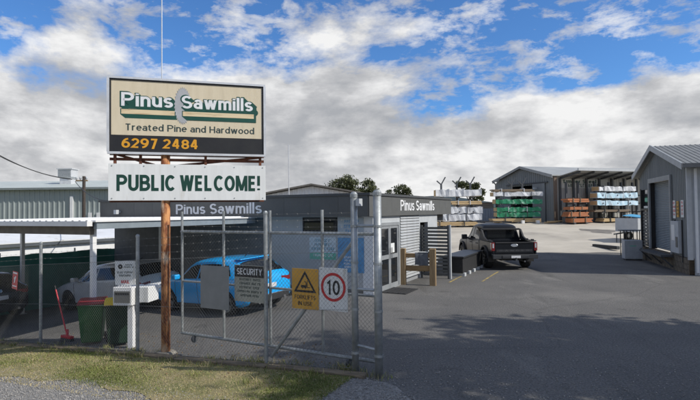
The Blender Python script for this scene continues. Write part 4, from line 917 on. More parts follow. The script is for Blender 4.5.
# local x to the right along the fence, local y away from the street
MB().box(0.06, 0.17, 0.02, 0.13, -0.1, 0.90).build('post', white, mbx_)
b = MB().box(-0.22, 0.20, -0.06, 0.42, 0.90, 1.28).build('box', white, mbx_, bevel=0.012)
MB().box(-0.185, 0.165, -0.072, -0.0605, 0.96, 1.20).build('slot_plate', mat('slot_grey', (0.20, 0.20, 0.19), 0.4, 0.4), b)
MB().box(-0.165, 0.145, -0.078, -0.0725, 1.13, 1.165).build('slot', black, b)
MB().box(0.215, 0.50, 0.06, 0.48, 0.95, 1.27).build('rear_box', whiteb, mbx_, bevel=0.01)
for i in range(5): MB().box(-0.14 + i * 0.06, -0.11 + i * 0.06, 0.0, 0.03, 1.28, 1.32).build('clip', alu, mbx_)
q2 = F0 + F1 * 0.14 + F2 * 5.96
mn = thing('mail_notice', 'white mail notice with a black dot standing on the mailbox', 'sign', (q2.x + 0.02, q2.y + 0.12, zg(q2.x, q2.y) + 1.30), radians(-6))
MB().box(-0.22, 0.23, 0.0, 0.012, 0.02, 0.52).build('plate', whiteb, mn)
MB().box(-0.015, 0.015, 0.013, 0.03, -0.02, 0.4).build('stay', alu, mn)
MB().lathe([(0, -0.004), (0.05, -0.004), (0.05, 0)], 20, 'y', (-0.10, 0, 0.40)).build('black_dot', black, mn); MB().lathe([(0, -0.006), (0.012, -0.006), (0.012, 0)], 10, 'y', (-0.10, 0, 0.40)).build('dot_centre', whiteb, mn)
scribble('small_print', (-0.02, 0.18, 0.36, 0.45), 2, -0.001, darkink, mn, 21); scribble('small_print', (-0.17, 0.18, 0.17, 0.30), 2, -0.001, darkink, mn, 22)
fit_text('lettering', 'MAIL', (-0.08, 0.10, 0.05, 0.12), -0.001, signred, mn, bold=0.0, depth=0.001)

# wheelie bins
def bin_(x, y, body, lid, label, rz=0.0):
    q = F0 + F1 * x + F2 * y
    t = thing('wheelie_bin', label, 'bin', (q.x, q.y, zg(q.x, q.y)), radians(20) + rz, 'wheelie bins by the mailbox'); t.scale = (0.95, 0.95, 0.95)
    mb = MB(); st = [(0.06, 0.21, 0.25), (0.5, 0.245, 0.30), (0.93, 0.275, 0.345)]
    ring = []
    for z, hx, hy in st:
        for sx_, sy in ((-1, -1), (1, -1), (1, 1), (-1, 1)):
            ring.append((sx_ * hx, sy * hy + (0.02 if sy > 0 else 0), z))
    f = [(3, 2, 1, 0)] + [(4 * k + i, 4 * k + (i + 1) % 4, 4 * k + 4 + (i + 1) % 4, 4 * k + 4 + i) for k in range(2) for i in range(4)] + [(8, 9, 10, 11)]
    mb.add(ring, f); mb.build('body', body, t, bevel=0.03)
    MB().box(-0.285, 0.285, -0.355, 0.37, 0.90, 0.945).build('rim', body, t, bevel=0.01)
    l = MB(); prof = [(-0.37, 0.945), (-0.37, 0.985), (-0.2, 1.02), (0.1, 1.045), (0.33, 1.03), (0.37, 0.99), (0.37, 0.945)]
    l.add([(-0.29, a, z) for a, z in prof] + [(0.29, a, z) for a, z in prof], [tuple(range(7)), tuple(range(13, 6, -1))] + [(i, 7 + i, 7 + (i + 1) % 7, (i + 1) % 7) for i in range(7)])
    lo = l.build('lid', lid, t, bevel=0.02)
    MB().tube((-0.22, 0.42, 0.93), (0.22, 0.42, 0.93), 0.016, 8).build('handle', body, t)
    for s_ in (-1, 1):
        MB().tube((s_ * 0.2, 0.36, 0.93), (s_ * 0.2, 0.43, 0.93), 0.014, 8).build('handle_arm', body, t)
        MB().lathe([(0, -0.025), (0.09, -0.025), (0.10, -0.015), (0.10, 0.015), (0.09, 0.025), (0, 0.025)], 18, 'y', (0, 0, 0)).build('wheel', rubber, t, loc=(s_ * 0.25, 0.27, 0.10), rot=(0, 0, pi / 2))
bin_(0.44, 7.34, bingreen, lidred, 'green wheelie bin with dark red lid behind the fence')
bin_(0.48, 6.50, bindark, lidyel, 'dark wheelie bin with yellow lid beside the mailbox', 0.06)
# red broom
q = F0 + F1 * 0.42 + F2 * 8.25
br = thing('broom', 'red push broom with a red handle left behind the fence', 'broom', (q.x, q.y, zg(q.x, q.y)), ROTF - pi / 2)
MB().tube((0, 0, 0.12), (-0.62, 0.10, 1.14), 0.016, 10).build('handle', redplastic, br)
MB().tube((-0.62, 0.10, 1.14), (-0.68, 0.11, 1.24), 0.014, 10).build('grip', blackpl, br)
MB().box(-0.19, 0.19, -0.045, 0.045, 0.07, 0.13).tube((0, 0, 0.10), (-0.05, 0.035, 0.26), 0.03, 10).build('head', redplastic, br, bevel=0.01)
MB().add([(-0.20, -0.06, 0.0), (0.20, -0.06, 0), (0.20, 0.06, 0), (-0.20, 0.06, 0), (-0.185, -0.04, 0.07), (0.185, -0.04, 0.07), (0.185, 0.04, 0.07), (-0.185, 0.04, 0.07)], [(0, 3, 2, 1), (4, 5, 6, 7), (0, 1, 5, 4), (1, 2, 6, 5), (2, 3, 7, 6), (3, 0, 4, 7)]).build('bristles', blackpl, br)

# ================================================================ by the office door
hf = thing('timber_rail', 'H-shaped timber rail of two thick posts beside the office door', 'rail', (1.74, 16.72, 0), radians(-19))
for x in (0.0, 1.0): MB().box(x - 0.10, x + 0.10, -0.09, 0.09, -0.1, 1.20).build('post', timber, hf, bevel=0.012)
MB().box(0.10, 0.90, -0.045, 0.045, 0.46, 0.64).build('rail', mat('rail_timber', (0.33, 0.22, 0.11), 0.8, c2=(0.20, 0.13, 0.06), scale=3, stretch=(0.7, 6, 6), bump=0.4), hf, bevel=0.01)
MB().box(0.10, 0.90, -0.045, 0.045, 0.90, 1.04).build('rail', MATS['rail_timber'], hf, bevel=0.01)
ck = thing('grey_mat', 'grey mat draped over the top bar of the timber rail', 'mat', (1.74, 16.72, 0), radians(-19))
mb = MB(); n = 12; vs_ = []
prof = [(-0.075, 0.66), (-0.068, 0.85), (-0.060, 1.02), (-0.03, 1.062), (0.0, 1.068), (0.03, 1.062), (0.060, 1.02), (0.068, 0.85)]
for i in range(n + 1):
    x = 0.42 + 0.42 * i / n
    for k, (yv, zv) in enumerate(prof): vs_.append((x + 0.01 * sin(k), yv * (1 + 0.10 * sin(i * 1.3)), zv + 0.012 * sin(i * 0.9) * (1 if k in (0, 7) else 0)))
mb.add(vs_, [(i * 8 + k, i * 8 + 8 + k, i * 8 + 9 + k, i * 8 + k + 1) for i in range(n) for k in range(7)]).build('cloth', greycloth, ck, smooth=True)
MB().box(0.55, 0.86, -0.05, 0.05, 1.070, 1.10).build('white_cuff', whiteb, ck, bevel=0.01)
dm = thing('door_dark_sheet', 'thin black ribbed sheet lying on the asphalt before the office door', 'mat', (1.30, 15.45, 0), ROTU)  # flat dark sheet with raised ribs laid over the asphalt
MB().box(-0.55, 0.55, -0.62, 0.30, 0.005, 0.022).build('sheet_body', blackpl, dm, bevel=0.005)
for i in range(5): MB().box(-0.5, 0.5, -0.56 + i * 0.17, -0.50 + i * 0.17, 0.0225, 0.028).build('rib', rubber, dm)
bxo = thing('storage_box', 'long black lidded storage box on pale bearers beside the slat screen', 'box', tuple(Vector((3.78, 18.75, 0))), ROTU)
MB().box(0, 3.3, -0.42, 0.35, 0.12, 0.66).build('body', blackpl, bxo, bevel=0.015)
MB().box(-0.04, 3.34, -0.46, 0.39, 0.665, 0.74).build('lid', mat('box_lid', (0.035, 0.037, 0.04), 0.45), bxo, bevel=0.012)
for i in range(5): MB().box(0.05 + i * 0.75, 0.30 + i * 0.75, -0.47, 0.3, -0.02, 0.118).build('bearer', lgrey, bxo)

# ================================================================ racks and timber packs
def rack(label, loc, rz, xs, fork, depth, levels, forks=True, base=True):
    t = thing('timber_rack', label, 'rack', loc, rz, 'racks of timber packs')
    for x in xs:
        p = MB().box(x - 0.07, x + 0.07, -0.08, 0.08, 0, fork).build('upright', racksteel, t)
        if forks:
            MB().bar((x, 0, fork - 0.05), (x - 0.36, 0, fork + 0.27), 0.09).build('fork_arm', racksteel, p); MB().bar((x, 0, fork - 0.05), (x + 0.36, 0, fork + 0.58), 0.09).build('fork_arm', racksteel, p)
        MB().box(x - 0.09, x + 0.09, -depth, 0.4, 0, 0.12).build('foot', racksteel, p)
        for z in levels: MB().bar((x, -0.08, z - 0.06), (x, -depth, z - 0.03), 0.08, 0.10).build('arm', racksteel, p)
    return t
def pack(label, root, x0, x1, z0, z1, depth, m, strap=None, end=None, n=None, group='wrapped timber packs', cat='timber pack', rr=1, boards=False):
    r = random.Random(rr); M_ = root.matrix_basis if False else Matrix.Translation(root.location) @ Matrix.Rotation(root.rotation_euler.z, 4, 'Z')
    p = M_ @ Vector((x0, 0, z0)); t = thing('timber_pack', label, cat, p, root.rotation_euler.z, group)
    L = x1 - x0; H = z1 - z0
    if boards:
        k = max(2, int(H / 0.11)); h = H / k
        for i in range(k):
            dx = r.uniform(-0.12, 0.12); MB().box(dx, L + r.uniform(-0.12, 0.12), -depth + r.uniform(0, 0.05), -0.12, i * h, (i + 1) * h - 0.02).build('board_layer', m, t)
    else:
        mb = MB(); ns = 14; vs_ = []
        for i in range(ns + 1):
            x = L * i / ns; j = lambda: r.uniform(-0.06, 0.05)
            sag = -0.02 * sin(pi * i / ns)
            vs_ += [(x, -depth + j(), sag + r.uniform(-0.03, 0.05)), (x, -0.12, sag), (x, -0.12 + j(), H + sag + j()), (x, -depth + j(), H + sag + j())]
        f = [(0, 1, 2, 3), tuple(4 * ns + i for i in (3, 2, 1, 0))] + [(4 * i + a, 4 * i + (a + 1) % 4, 4 * i + 4 + (a + 1) % 4, 4 * i + 4 + a) for i in range(ns) for a in range(4)]
        mb.add(vs_, f).build('wrap', m, t)
    for i in range(2):
        x = L * (0.2 + 0.5 * i) + r.uniform(-0.35, 0.35)
        MB().box(x, x + 0.05, -depth - 0.035, -0.05, -0.02, H + 0.05).build('strap', strap or racksteel, t)
    if end:
        MB().box(-0.03, 0.0, -depth + 0.04, -0.15, 0.03, H - 0.03).build('board_ends', end, t)
    return t
yl = 41.7
ra = rack('left timber rack of three forked uprights beside the office fascia', (7.0, yl, 1.13), 0, (0.62, 1.92, 3.05), 3.55, 1.0, (0.45, 1.25, 1.75, 2.45))
g1 = 'white wrapped packs on the left rack'
pack('white wrapped pack on the top arms of the left rack', ra, 0.0, 3.75, 2.49, 3.05, 0.95, wrapwhite, wrapwhite, packpine, rr=1, group=g1)
pack('thin pale board pack below the top pack of the left rack', ra, 1.2, 3.65, 1.82, 2.12, 0.95, packpine, wrapwhite, rr=2, boards=True, group=g1)
pack('upper of two white wrapped packs low on the left rack', ra, 0.35, 3.80, 1.10, 1.62, 0.95, wrapwhite, racksteel, packpine, rr=3, group=g1)
pack('lower of two white wrapped packs low on the left rack', ra, 0.30, 3.75, 0.52, 1.06, 0.95, wrapwhite, racksteel, packpine, rr=4, group=g1)
pack('pale timber bearers on the ground under the left rack', ra, -0.1, 3.3, 0.10, 0.42, 1.1, packpine, rr=5, boards=True, group=g1)
ym = 44.7
rb = rack('middle timber rack with forked uprights in front of the shed gable', (12.4, ym, 1.28), radians(4), (0.7, 2.1, 3.1), 3.5, 1.0, (0.45, 1.0, 1.7, 2.35))
g2 = 'packs on the middle rack'
pack('loose brown board pack on top of the middle rack', rb, 0.1, 3.75, 2.80, 3.02, 0.95, packbrown, wrapwhite, rr=6, boards=True, group=g2)
pack('white wrapped pack under the loose boards of the middle rack', rb, 0.1, 4.55, 2.40, 2.77, 0.95, wrapwhite, racksteel, packpine, rr=7, group=g2)
pack('topmost of three green wrapped packs on the middle rack', rb, 0.3, 4.5, 1.72, 2.12, 0.95, wrapgreen, racksteel, packpine, rr=8, group=g2)
pack('green wrapped pack with a white top, between two other green packs', rb, 0.4, 4.4, 1.05, 1.42, 0.95, wrapgreen, wrapwhite, packpine, rr=9, group=g2)
pack('lowest of three green wrapped packs on the middle rack', rb, 0.4, 4.3, 0.58, 1.00, 0.95, wrapgreen, racksteel, packpine, rr=10, group=g2)
pack('pale brown timber stack on the ground under the green packs', rb, 0.0, 4.3, 0.12, 0.45, 1.1, packpine, rr=11, boards=True, group=g2)
for i, lb in ((0, 'left'), (1, 'right')):
    o = thing('concrete_block', 'small white footing block, %s of two under the green pack rack' % lb, 'block', (15.0 + i * 1.3, 43.5, 1.262), 0.1, 'white footing blocks')
    MB().box(-0.13, 0.13, -0.13, 0.13, 0, 0.28).build('block_body', white, o, bevel=0.02)
rc = rack('rack of red pine packs under the lean-to at the shed corner', (18.35, 42.9, 1.24), AW, (0.25, 1.5), 3.6, 1.0, (0.55, 1.1, 1.75), forks=False)
g3 = 'red pine packs under the lean-to'
for i, (a, b) in enumerate(((0.12, 0.46), (0.62, 1.0), (1.2, 1.44), (1.82, 2.14))):
    pack(('lowest red pine pack on the rack under the lean-to', 'second lowest red pine pack under the lean-to', 'thin red pine pack second from the top under the lean-to', 'topmost red pine pack under the lean-to')[i], rc, -0.3 if i else -0.1, 1.75 if i else 2.1, a, b, 0.95, packorange, packbrown, rr=20 + i, boards=True, group=g3)
rd = rack('rack of pale blue and white packs under the lean-to', (21.2, 43.85, 1.24), AW, (0.3, 1.9, 3.3, 4.6), 3.6, 1.0, (0.5, 1.0, 1.75, 2.45), forks=False)
g4 = 'pale packs under the lean-to'
pack('white wrapped pack on top of the lean-to rack', rd, -0.1, 4.0, 2.78, 3.18, 0.95, wrapwhite, racksteel, packpine, rr=31, group=g4)
pack('white and blue wrapped pack second from the top of the lean-to rack', rd, -0.3, 4.2, 2.18, 2.62, 0.95, wrapblue, wrapwhite, packpine, rr=32, group=g4)
pack('pale blue wrapped pack in the middle of the lean-to rack', rd, -0.3, 4.2, 1.55, 1.95, 0.95, wrapblue, racksteel, packpine, rr=33, group=g4)
pack('thin brown board pack low on the lean-to rack', rd, -0.6, 3.2, 0.98, 1.18, 0.95, packbrown, rr=34, boards=True, group=g4)
pack('yellow pine stack on the ground under the lean-to rack', rd, 0.2, 3.6, 0.14, 0.42, 1.1, packpine, rr=35, boards=True, group=g4)
# stack and container glimpsed between the racks
st = thing('timber_pack', 'brown timber stack seen between the two racks', 'timber pack', (11.6, 52, 1.3), 0.05)
for i in range(5): MB().box(-0.8 + 0.1 * (i % 2), 3.2, -0.6, 0.6, 1.35 + i * 0.13, 1.46 + i * 0.13).build('board_layer', packbrown, st)
ct = thing('shipping_container', 'grey shipping container between the left and middle racks', 'container', (11.9, 52.2, 1.28), 0.05)
ribbed((-1.2, -1.1, 0), (1, 0, 0), 4.6, lambda s: 0.02, lambda s: 1.30, 0.28, 0.04, (0, -1, 0)).build('side', mat('container_grey', (0.30, 0.33, 0.37), 0.6), ct)
MB().box(-1.2, 3.4, -1.05, 1.1, 1.28, 1.34).build('top', MATS['container_grey'], ct)
MB().box(-1.25, -1.2, -1.1, 1.1, 0, 1.34).box(3.4, 3.45, -1.1, 1.1, 0, 1.34).build('end_wall', MATS['container_grey'], ct)

# scrap timber at the shed corner
o = thing('offcut_pile', 'small pile of timber offcuts at the corner of the big shed', 'offcuts', (17.3, 43.2, 1.26), 0.4)
for i in range(6): MB().bar((-0.7 + 0.1 * i, 0.1 * (i % 3), 0.05 + 0.07 * (i // 2)), (0.5 + 0.12 * i, 0.15 - 0.08 * i, 0.07 + 0.07 * (i // 2)), 0.1, 0.06).build('offcut', packpine, o)

# ================================================================ by the right shed
ws = thing('white_cabinet', 'pale grey metal cabinet standing beside the roller door shed', 'cabinet', (13.05, 23.85, 0), radians(-14))
MB().box(0, 0.78, 0, 0.5, 0.06, 0.95).build('body', mat('cabinet_grey', (0.42, 0.44, 0.45), 0.5), ws, bevel=0.015)
MB().box(0.03, 0.75, -0.012, -0.001, 0.10, 0.91).build('door', MATS['cabinet_grey'], ws); MB().box(0.68, 0.71, -0.03, -0.012, 0.45, 0.6).build('handle', racksteel, ws)
MB().box(0.22, 0.50, -0.016, -0.0125, 0.66, 0.70).build('green_label', poster_g, ws)
for x in (0.05, 0.68): MB().box(x, x + 0.06, 0.05, 0.45, -0.02, 0.06).build('foot', black, ws)
tr = thing('steel_trestle', 'thin black steel trestle frame behind the pale cabinet', 'trestle', (13.55, 24.9, 0), radians(-10))
for x in (0.05, 0.35, 0.65, 0.95):
    MB().bar((x, 0, 0), (x, 0, 1.35), 0.035).build('leg', black, tr); MB().bar((x, 0.5, 0), (x, 0.5, 1.35), 0.035).build('leg', black, tr)
MB().box(-0.05, 1.05, -0.05, 0.55, 1.35, 1.39).build('top', racksteel, tr); MB().bar((0, 0, 0.5), (1, 0, 0.5), 0.03).build('rail', black, tr)
tl = thing('box_trailer', 'pale box trailer with a blue tarpaulin beyond the trestle', 'trailer', (17.1, 30.6, zg(17.1, 30.6)), radians(20))
MB().box(-0.3, 1.9, -0.8, 0.8, 0.62, 0.68).box(-0.3, 1.9, -0.8, -0.76, 0.68, 1.45).box(-0.3, 1.9, 0.76, 0.8, 0.68, 1.45).box(-0.3, -0.26, -0.76, 0.76, 0.68, 1.45).box(1.86, 1.9, -0.76, 0.76, 0.68, 1.45).build('tray', lgrey, tl)
MB().bar((-0.3, 0, 0.6), (-1.3, 0, 0.5), 0.08).build('drawbar', racksteel, tl); MB().tube((-1.1, 0, 0), (-1.1, 0, 0.55), 0.03).build('jockey_stand', racksteel, tl)
for s_ in (-1, 1):
    wl = MB().lathe([(0.17, -0.09), (0.29, -0.09), (0.32, -0.05), (0.32, 0.05), (0.29, 0.09), (0.17, 0.09)], 24, 'y').build('wheel', rubber, tl, loc=(0.9, s_ * 0.92, 0.32)); MB().lathe([(0, 0.05), (0.17, 0.03), (0.18, 0.06)], 20, 'y').lathe([(0, -0.05), (0.17, -0.03), (0.18, -0.06)], 20, 'y').build('rim', rimlt, wl)
    MB().box(0.5, 1.3, s_ * 0.92 - 0.12, s_ * 0.92 + 0.12, 0.68, 0.71).build('mudguard', lgrey, tl)
MB().extr([(0.2, -0.6, 1.46), (1.0, -0.7, 1.58), (1.85, -0.6, 1.46), (1.85, 0.7, 1.48), (0.9, 0.7, 1.66), (0.2, 0.7, 1.58)], (0, 0, 0.03)).build('tarpaulin', mat('tarp_blue', (0.10, 0.40, 0.62), 0.5), tl)
lg = thing('black_beam', 'short black beam lying on the pale gravel by the trestle', 'beam', (14.2, 27.9, zg(14.2, 27.9) + 0.01), radians(100))
MB().box(-1.0, 1.0, -0.1, 0.1, 0, 0.18).build('beam_body', blackpl, lg, bevel=0.015); MB().box(-1.02, -1.0, -0.09, 0.09, 0.01, 0.17).build('end_cap', racksteel, lg)

# ================================================================ vehicles
def interp(st, x):
    """smooth (monotone-ish) interpolation of the station table"""
    xs = [s[0] for s in st]
    if x <= xs[0]: return st[0][1:]
    if x >= xs[-1]: return st[-1][1:]
    k = max(i for i in range(len(xs)) if xs[i] <= x); k = min(k, len(xs) - 2)
    h = xs[k + 1] - xs[k]; t = (x - xs[k]) / h; out = []
    for j in range(1, len(st[0])):
        y0, y1 = st[k][j], st[k + 1][j]; d = (y1 - y0) / h
        dm = (y0 - st[k - 1][j]) / (xs[k] - xs[k - 1]) if k > 0 else d
        dp = (st[k + 2][j] - y1) / (xs[k + 2] - xs[k + 1]) if k + 2 < len(xs) else d
        m0 = 0 if dm * d <= 0 else 2 * dm * d / (dm + d); m1 = 0 if dp * d <= 0 else 2 * dp * d / (dp + d)
        t2, t3 = t * t, t * t * t
        out.append((2 * t3 - 3 * t2 + 1) * y0 + (t3 - 2 * t2 + t) * h * m0 + (-2 * t3 + 3 * t2) * y1 + (t3 - t2) * h * m1)
    return out
def section(st, x):
    """half section from sill to roof centre: list of (halfwidth, z); index 5 is the belt, 6 the roof edge"""
    zs, zb, hw, zt, ht = interp(st, x)
    e = min(0.08, max(0.012, (zt - zb) * 0.35)); he = ht + (hw * 0.97 - ht) * 0.10
    return [(0, zs), (hw * 0.86, zs), (hw * 0.965, zs + 0.07), (hw * 1.0, zs + (zb - zs) * 0.55), (hw * 0.992, zb - 0.05), (hw * 0.965, zb),
            (he, zt - e), (ht * 0.90, zt - e * 0.35), (ht * 0.5, zt - e * 0.05), (0, zt)]
def loft(st, x0, x1, n):
    mb = MB(); vs_ = []; m = 0
    for i in range(n + 1):
        t = i / n; t = t + 0.0
        x = x0 + (x1 - x0) * (0.5 - 0.5 * cos(pi * t)) * 0.55 + (x1 - x0) * t * 0.45
        hs = section(st, x); ring = [(x, y, z) for y, z in hs] + [(x, -y, z) for y, z in hs[-2:0:-1]]
        m = len(ring); vs_ += ring
    f = [(i * m + k, i * m + (k + 1) % m, (i + 1) * m + (k + 1) % m, (i + 1) * m + k) for i in range(n) for k in range(m)]
    f += [tuple(range(m)), tuple(range((n + 1) * m - 1, n * m - 1, -1))]
    return mb.add(vs_, f)
def cut_arches(me, spots, r, hw, depth):
    o = bpy.data.objects.new('tmp', me); COL.objects.link(o); tmp = [o]
    for x, z in spots:
        for s in (-1, 1):
            c = MB().tube((x, s * (hw - depth), z), (x, s * (hw + 0.3), z), r, 28).build('tmpc', None); tmp.append(c)
            m = o.modifiers.new('b', 'BOOLEAN'); m.object = c; m.operation = 'DIFFERENCE'; m.solver = 'EXACT'
    dg = bpy.context.evaluated_depsgraph_get(); dg.update()
    out = bpy.data.meshes.new_from_object(o.evaluated_get(dg))
    for t in tmp: bpy.data.objects.remove(t)
    return out
def autosmooth(me, ang=32):
    b = bmesh.new(); b.from_mesh(me)
    for f in b.faces: f.smooth = True
    for e in b.edges:
        e.smooth = not (len(e.link_faces) == 2 and e.calc_face_angle(0) > radians(ang))
    b.to_mesh(me); b.free()
def side_patch(st, s, corners, off, n=10, k=5):
    """glass patch on the side: corners = (x bottom rear, x bottom front, x top rear, x top front, w0, w1)"""
    a, b, c, d, w0, w1 = corners; mb = MB(); vs_ = []
    for j in range(k + 1):
        wv = w0 + (w1 - w0) * j / k; xa = a + (c - a) * j / k; xb = b + (d - b) * j / k
        for i in range(n + 1):
            x = xa + (xb - xa) * i / n; h = section(st, x); y = h[5][0] + (h[6][0] - h[5][0]) * wv; z = h[5][1] + (h[6][1] - h[5][1]) * wv
            vs_.append((x, s * (y + off), z + off * 0.3))
    return mb.add(vs_, [(j * (n + 1) + i, j * (n + 1) + i + 1, (j + 1) * (n + 1) + i + 1, (j + 1) * (n + 1) + i) for j in range(k) for i in range(n)])
def top_patch(st, x0, x1, off, sgn, q0=0.93, q1=0.93, n=8, k=12):
    """glass patch over the top surface, sgn +1 tilts to the front, -1 to the rear"""
    mb = MB(); vs_ = []
    for i in range(n + 1):
        x = x0 + (x1 - x0) * i / n; h = section(st, x); q = q0 + (q1 - q0) * i / n
        half = h[6:]; W_ = half[0][0] * q
        for j in range(k + 1):
            y = -W_ + 2 * W_ * j / k; ay = abs(y)
            for (ya, za), (yb, zb2) in zip(half[:-1], half[1:]):
                if yb <= ay <= ya + 1e-6:
                    t = (ya - ay) / max(1e-6, ya - yb); z = za + (zb2 - za) * t; break
            else: z = half[0][1]
            vs_.append((x + sgn * off * 0.8, y, z + off * 0.7))
    return mb.add(vs_, [(i * (k + 1) + j, i * (k + 1) + j + 1, (i + 1) * (k + 1) + j + 1, (i + 1) * (k + 1) + j) for i in range(n) for j in range(k)])
def wheel(parent, x, y, r, wd, rimm, rr, spokes=10):
    s = 1 if y > 0 else -1
    w_ = MB().lathe([(rr, -wd / 2), (r - 0.03, -wd / 2), (r, -wd / 2 + 0.035), (r, wd / 2 - 0.035), (r - 0.03, wd / 2), (rr, wd / 2)], 36, 'y').build('wheel', rubber, parent, smooth=True, loc=(x, y, r))
    mb = MB(); mb.lathe([(rr + 0.005, s * wd / 2 * 0.98), (rr - 0.025, s * wd / 2 * 0.95), (rr - 0.03, 0)], 36, 'y'); yo = s * wd * 0.40
    for i in range(spokes):
        a = 2 * pi * (i // 2) / (spokes // 2) + (0.16 if i % 2 else -0.16)
        mb.bar((0.04 * cos(a), yo, 0.04 * sin(a)), ((rr - 0.02) * cos(a * 1.0), yo, (rr - 0.02) * sin(a)), 0.035, 0.03, up=(0, 1, 0))
    mb.tube((0, yo - 0.02, 0), (0, yo + 0.02, 0), 0.06, 16)
    mb.build('rim', rimm, w_)
    MB().tube((0, s * wd * 0.10, 0), (0, s * wd * 0.16, 0), rr - 0.03, 24).build('brake_disc', racksteel, w_)
    return w_

HATCH = [(0.00, 0.46, 0.72, 0.62, 0.78, 0.50), (0.03, 0.36, 0.84, 0.74, 0.90, 0.60), (0.12, 0.27, 0.93, 0.835, 1.03, 0.64), (0.30, 0.22, 0.965, 0.875, 1.20, 0.62),
         (0.52, 0.20, 0.97, 0.888, 1.37, 0.59), (0.80, 0.19, 0.96, 0.895, 1.435, 0.60), (1.5, 0.18, 0.94, 0.90, 1.47, 0.62), (2.15, 0.18, 0.925, 0.90, 1.45, 0.62),
         (2.55, 0.18, 0.915, 0.90, 1.35, 0.62), (3.12, 0.18, 0.90, 0.895, 1.00, 0.70), (3.30, 0.18, 0.885, 0.89, 0.955, 0.74), (3.65, 0.19, 0.83, 0.88, 0.90, 0.72), (4.0, 0.21, 0.74, 0.85, 0.81, 0.68),
         (4.18, 0.24, 0.66, 0.79, 0.70, 0.62), (4.25, 0.33, 0.58, 0.66, 0.60, 0.52)]
def hatch(label, loc, rz, paint, rimm, group, spoiler=False, dark=False):
    # local x runs forward, so the heading is the local x axis; origin mid-length on the ground
    t = thing('hatchback', label, 'car', loc, rz, group)
    T = -2.12
    def B(mb, name, m, par=t, **k):
        o = mb.build(name, m, par, **k)
        if par is t: o.location = (o.location[0] + T, o.location[1], o.location[2])
        return o
    me = cut_arches(loft(HATCH, 0.0, 4.25, 46).mesh('body'), ((0.80, 0.325), (3.42, 0.325)), 0.365, 0.9, 0.26); autosmooth(me)
    me.materials.clear(); body = link('body', me, paint, t); body.location = (T, 0, 0)
    for s in (-1, 1):
        B(side_patch(HATCH, s, (2.02, 3.02, 2.02, 2.50, 0.06, 0.86), 0.006), 'side_window', carglass)
        B(side_patch(HATCH, s, (1.05, 1.96, 1.10, 1.96, 0.06, 0.86), 0.006), 'side_window', carglass)
        B(side_patch(HATCH, s, (0.58, 0.99, 0.80, 1.03, 0.16, 0.80), 0.006), 'quarter_window', carglass)
        # door seams and handles
        for x in (1.02, 1.99, 3.05):
            mb = MB(); pts = [(x, s * (section(HATCH, x)[k][0] + 0.003), section(HATCH, x)[k][1]) for k in (2, 3, 4, 5)]
            B(mb.path(pts, 0.006, 4), 'door_seam', blackpl)
        for x in (1.16, 2.12): B(MB().box(x, x + 0.20, s * 0.898 - 0.012, s * 0.898 + 0.014, 0.78, 0.81), 'door_handle', paint, bevel=0.006)
        mr = B(MB().box(2.72, 2.92, s * 1.0 - 0.09, s * 1.0 + 0.09, 0.94, 1.08), 'mirror', paint, bevel=0.03)
        MB().bar((2.84, s * 0.86, 0.95), (2.84, s * 0.95, 0.98), 0.05).build('mirror_stalk', blackpl, mr)
        # lamps wrap the corners
        mb = MB(); P = [0.035, 0.07, 0.12, 0.20, 0.30]; vs_ = []
        for x in P:
            h = section(HATCH, x); y4, z4 = h[4]; y5, z5 = h[5]
            zt3 = z5 - 0.005 ; zb3 = z5 - 0.13; vs_ += [(x - 0.008, s * (y5 + 0.012), zt3), (x - 0.008, s * (h[3][0] + 0.010), zb3)]
        B(mb.add(vs_, [(2 * i, 2 * i + 1, 2 * i + 3, 2 * i + 2) for i in range(len(P) - 1)]), 'tail_light', taillight)
        h0 = section(HATCH, 0.035)
        B(MB().add([(0.018, s * h0[5][0], h0[5][1] - 0.01), (0.012, s * 0.42, 0.86), (0.004, s * 0.42, 0.76), (0.010, s * h0[4][0], h0[5][1] - 0.12)], [(0, 1, 2, 3)]), 'tail_light', taillight)
        P = [3.80, 3.95, 4.08, 4.16]; vs_ = []
        for x in P:
            h = section(HATCH, x); vs_ += [(x + 0.008, s * (h[5][0] + 0.010), h[5][1] - 0.01), (x + 0.008, s * (h[4][0] + 0.010), h[5][1] - 0.11)]
        B(MB().add(vs_, [(2 * i, 2 * i + 1, 2 * i + 3, 2 * i + 2) for i in range(3)]), 'headlight', mat('lamp_glass', (0.55, 0.57, 0.60), 0.1, coat=0.6))
        B(MB().box(1.2, 3.02, s * 0.90 - 0.02, s * 0.90 + 0.012, 0.19, 0.27), 'sill_trim', blackpl, bevel=0.01)
        for x in (0.80, 3.42):
            o = wheel(t, x + T, s * 0.785, 0.325, 0.215, rimm, 0.235)
    B(top_patch(HATCH, 2.50, 3.08, 0.006, 1, 0.95, 0.95), 'windscreen', carglass)
    B(top_patch(HATCH, 0.13, 0.50, 0.008, -1, 0.95, 0.92), 'rear_window', carglass)
    if spoiler: B(MB().box(0.46, 0.74, -0.56, 0.56, 1.40, 1.435), 'roof_spoiler', paint, bevel=0.018)
    # lower rear bumper, plate, badge, exhausts
    B(MB().add([(-0.02, -0.60, 0.28), (-0.02, 0.60, 0.28), (-0.025, 0.66, 0.44), (-0.025, -0.66, 0.44), (0.10, -0.70, 0.26), (0.10, 0.70, 0.26), (0.10, 0.76, 0.46), (0.10, -0.76, 0.46)], [(0, 1, 2, 3), (0, 4, 5, 1), (3, 2, 6, 7), (0, 3, 7, 4), (1, 5, 6, 2)]), 'diffuser', blackpl, bevel=0.015)
    B(MB().path([(-0.03, -0.66, 0.40), (-0.034, -0.40, 0.455), (-0.036, 0, 0.46), (-0.034, 0.40, 0.455), (-0.03, 0.66, 0.40)], 0.012, 6), 'bumper_trim', chrome if spoiler else blackpl)
    B(MB().box(-0.022, -0.002, -0.19, 0.19, 0.62, 0.73), 'number_plate', platew)
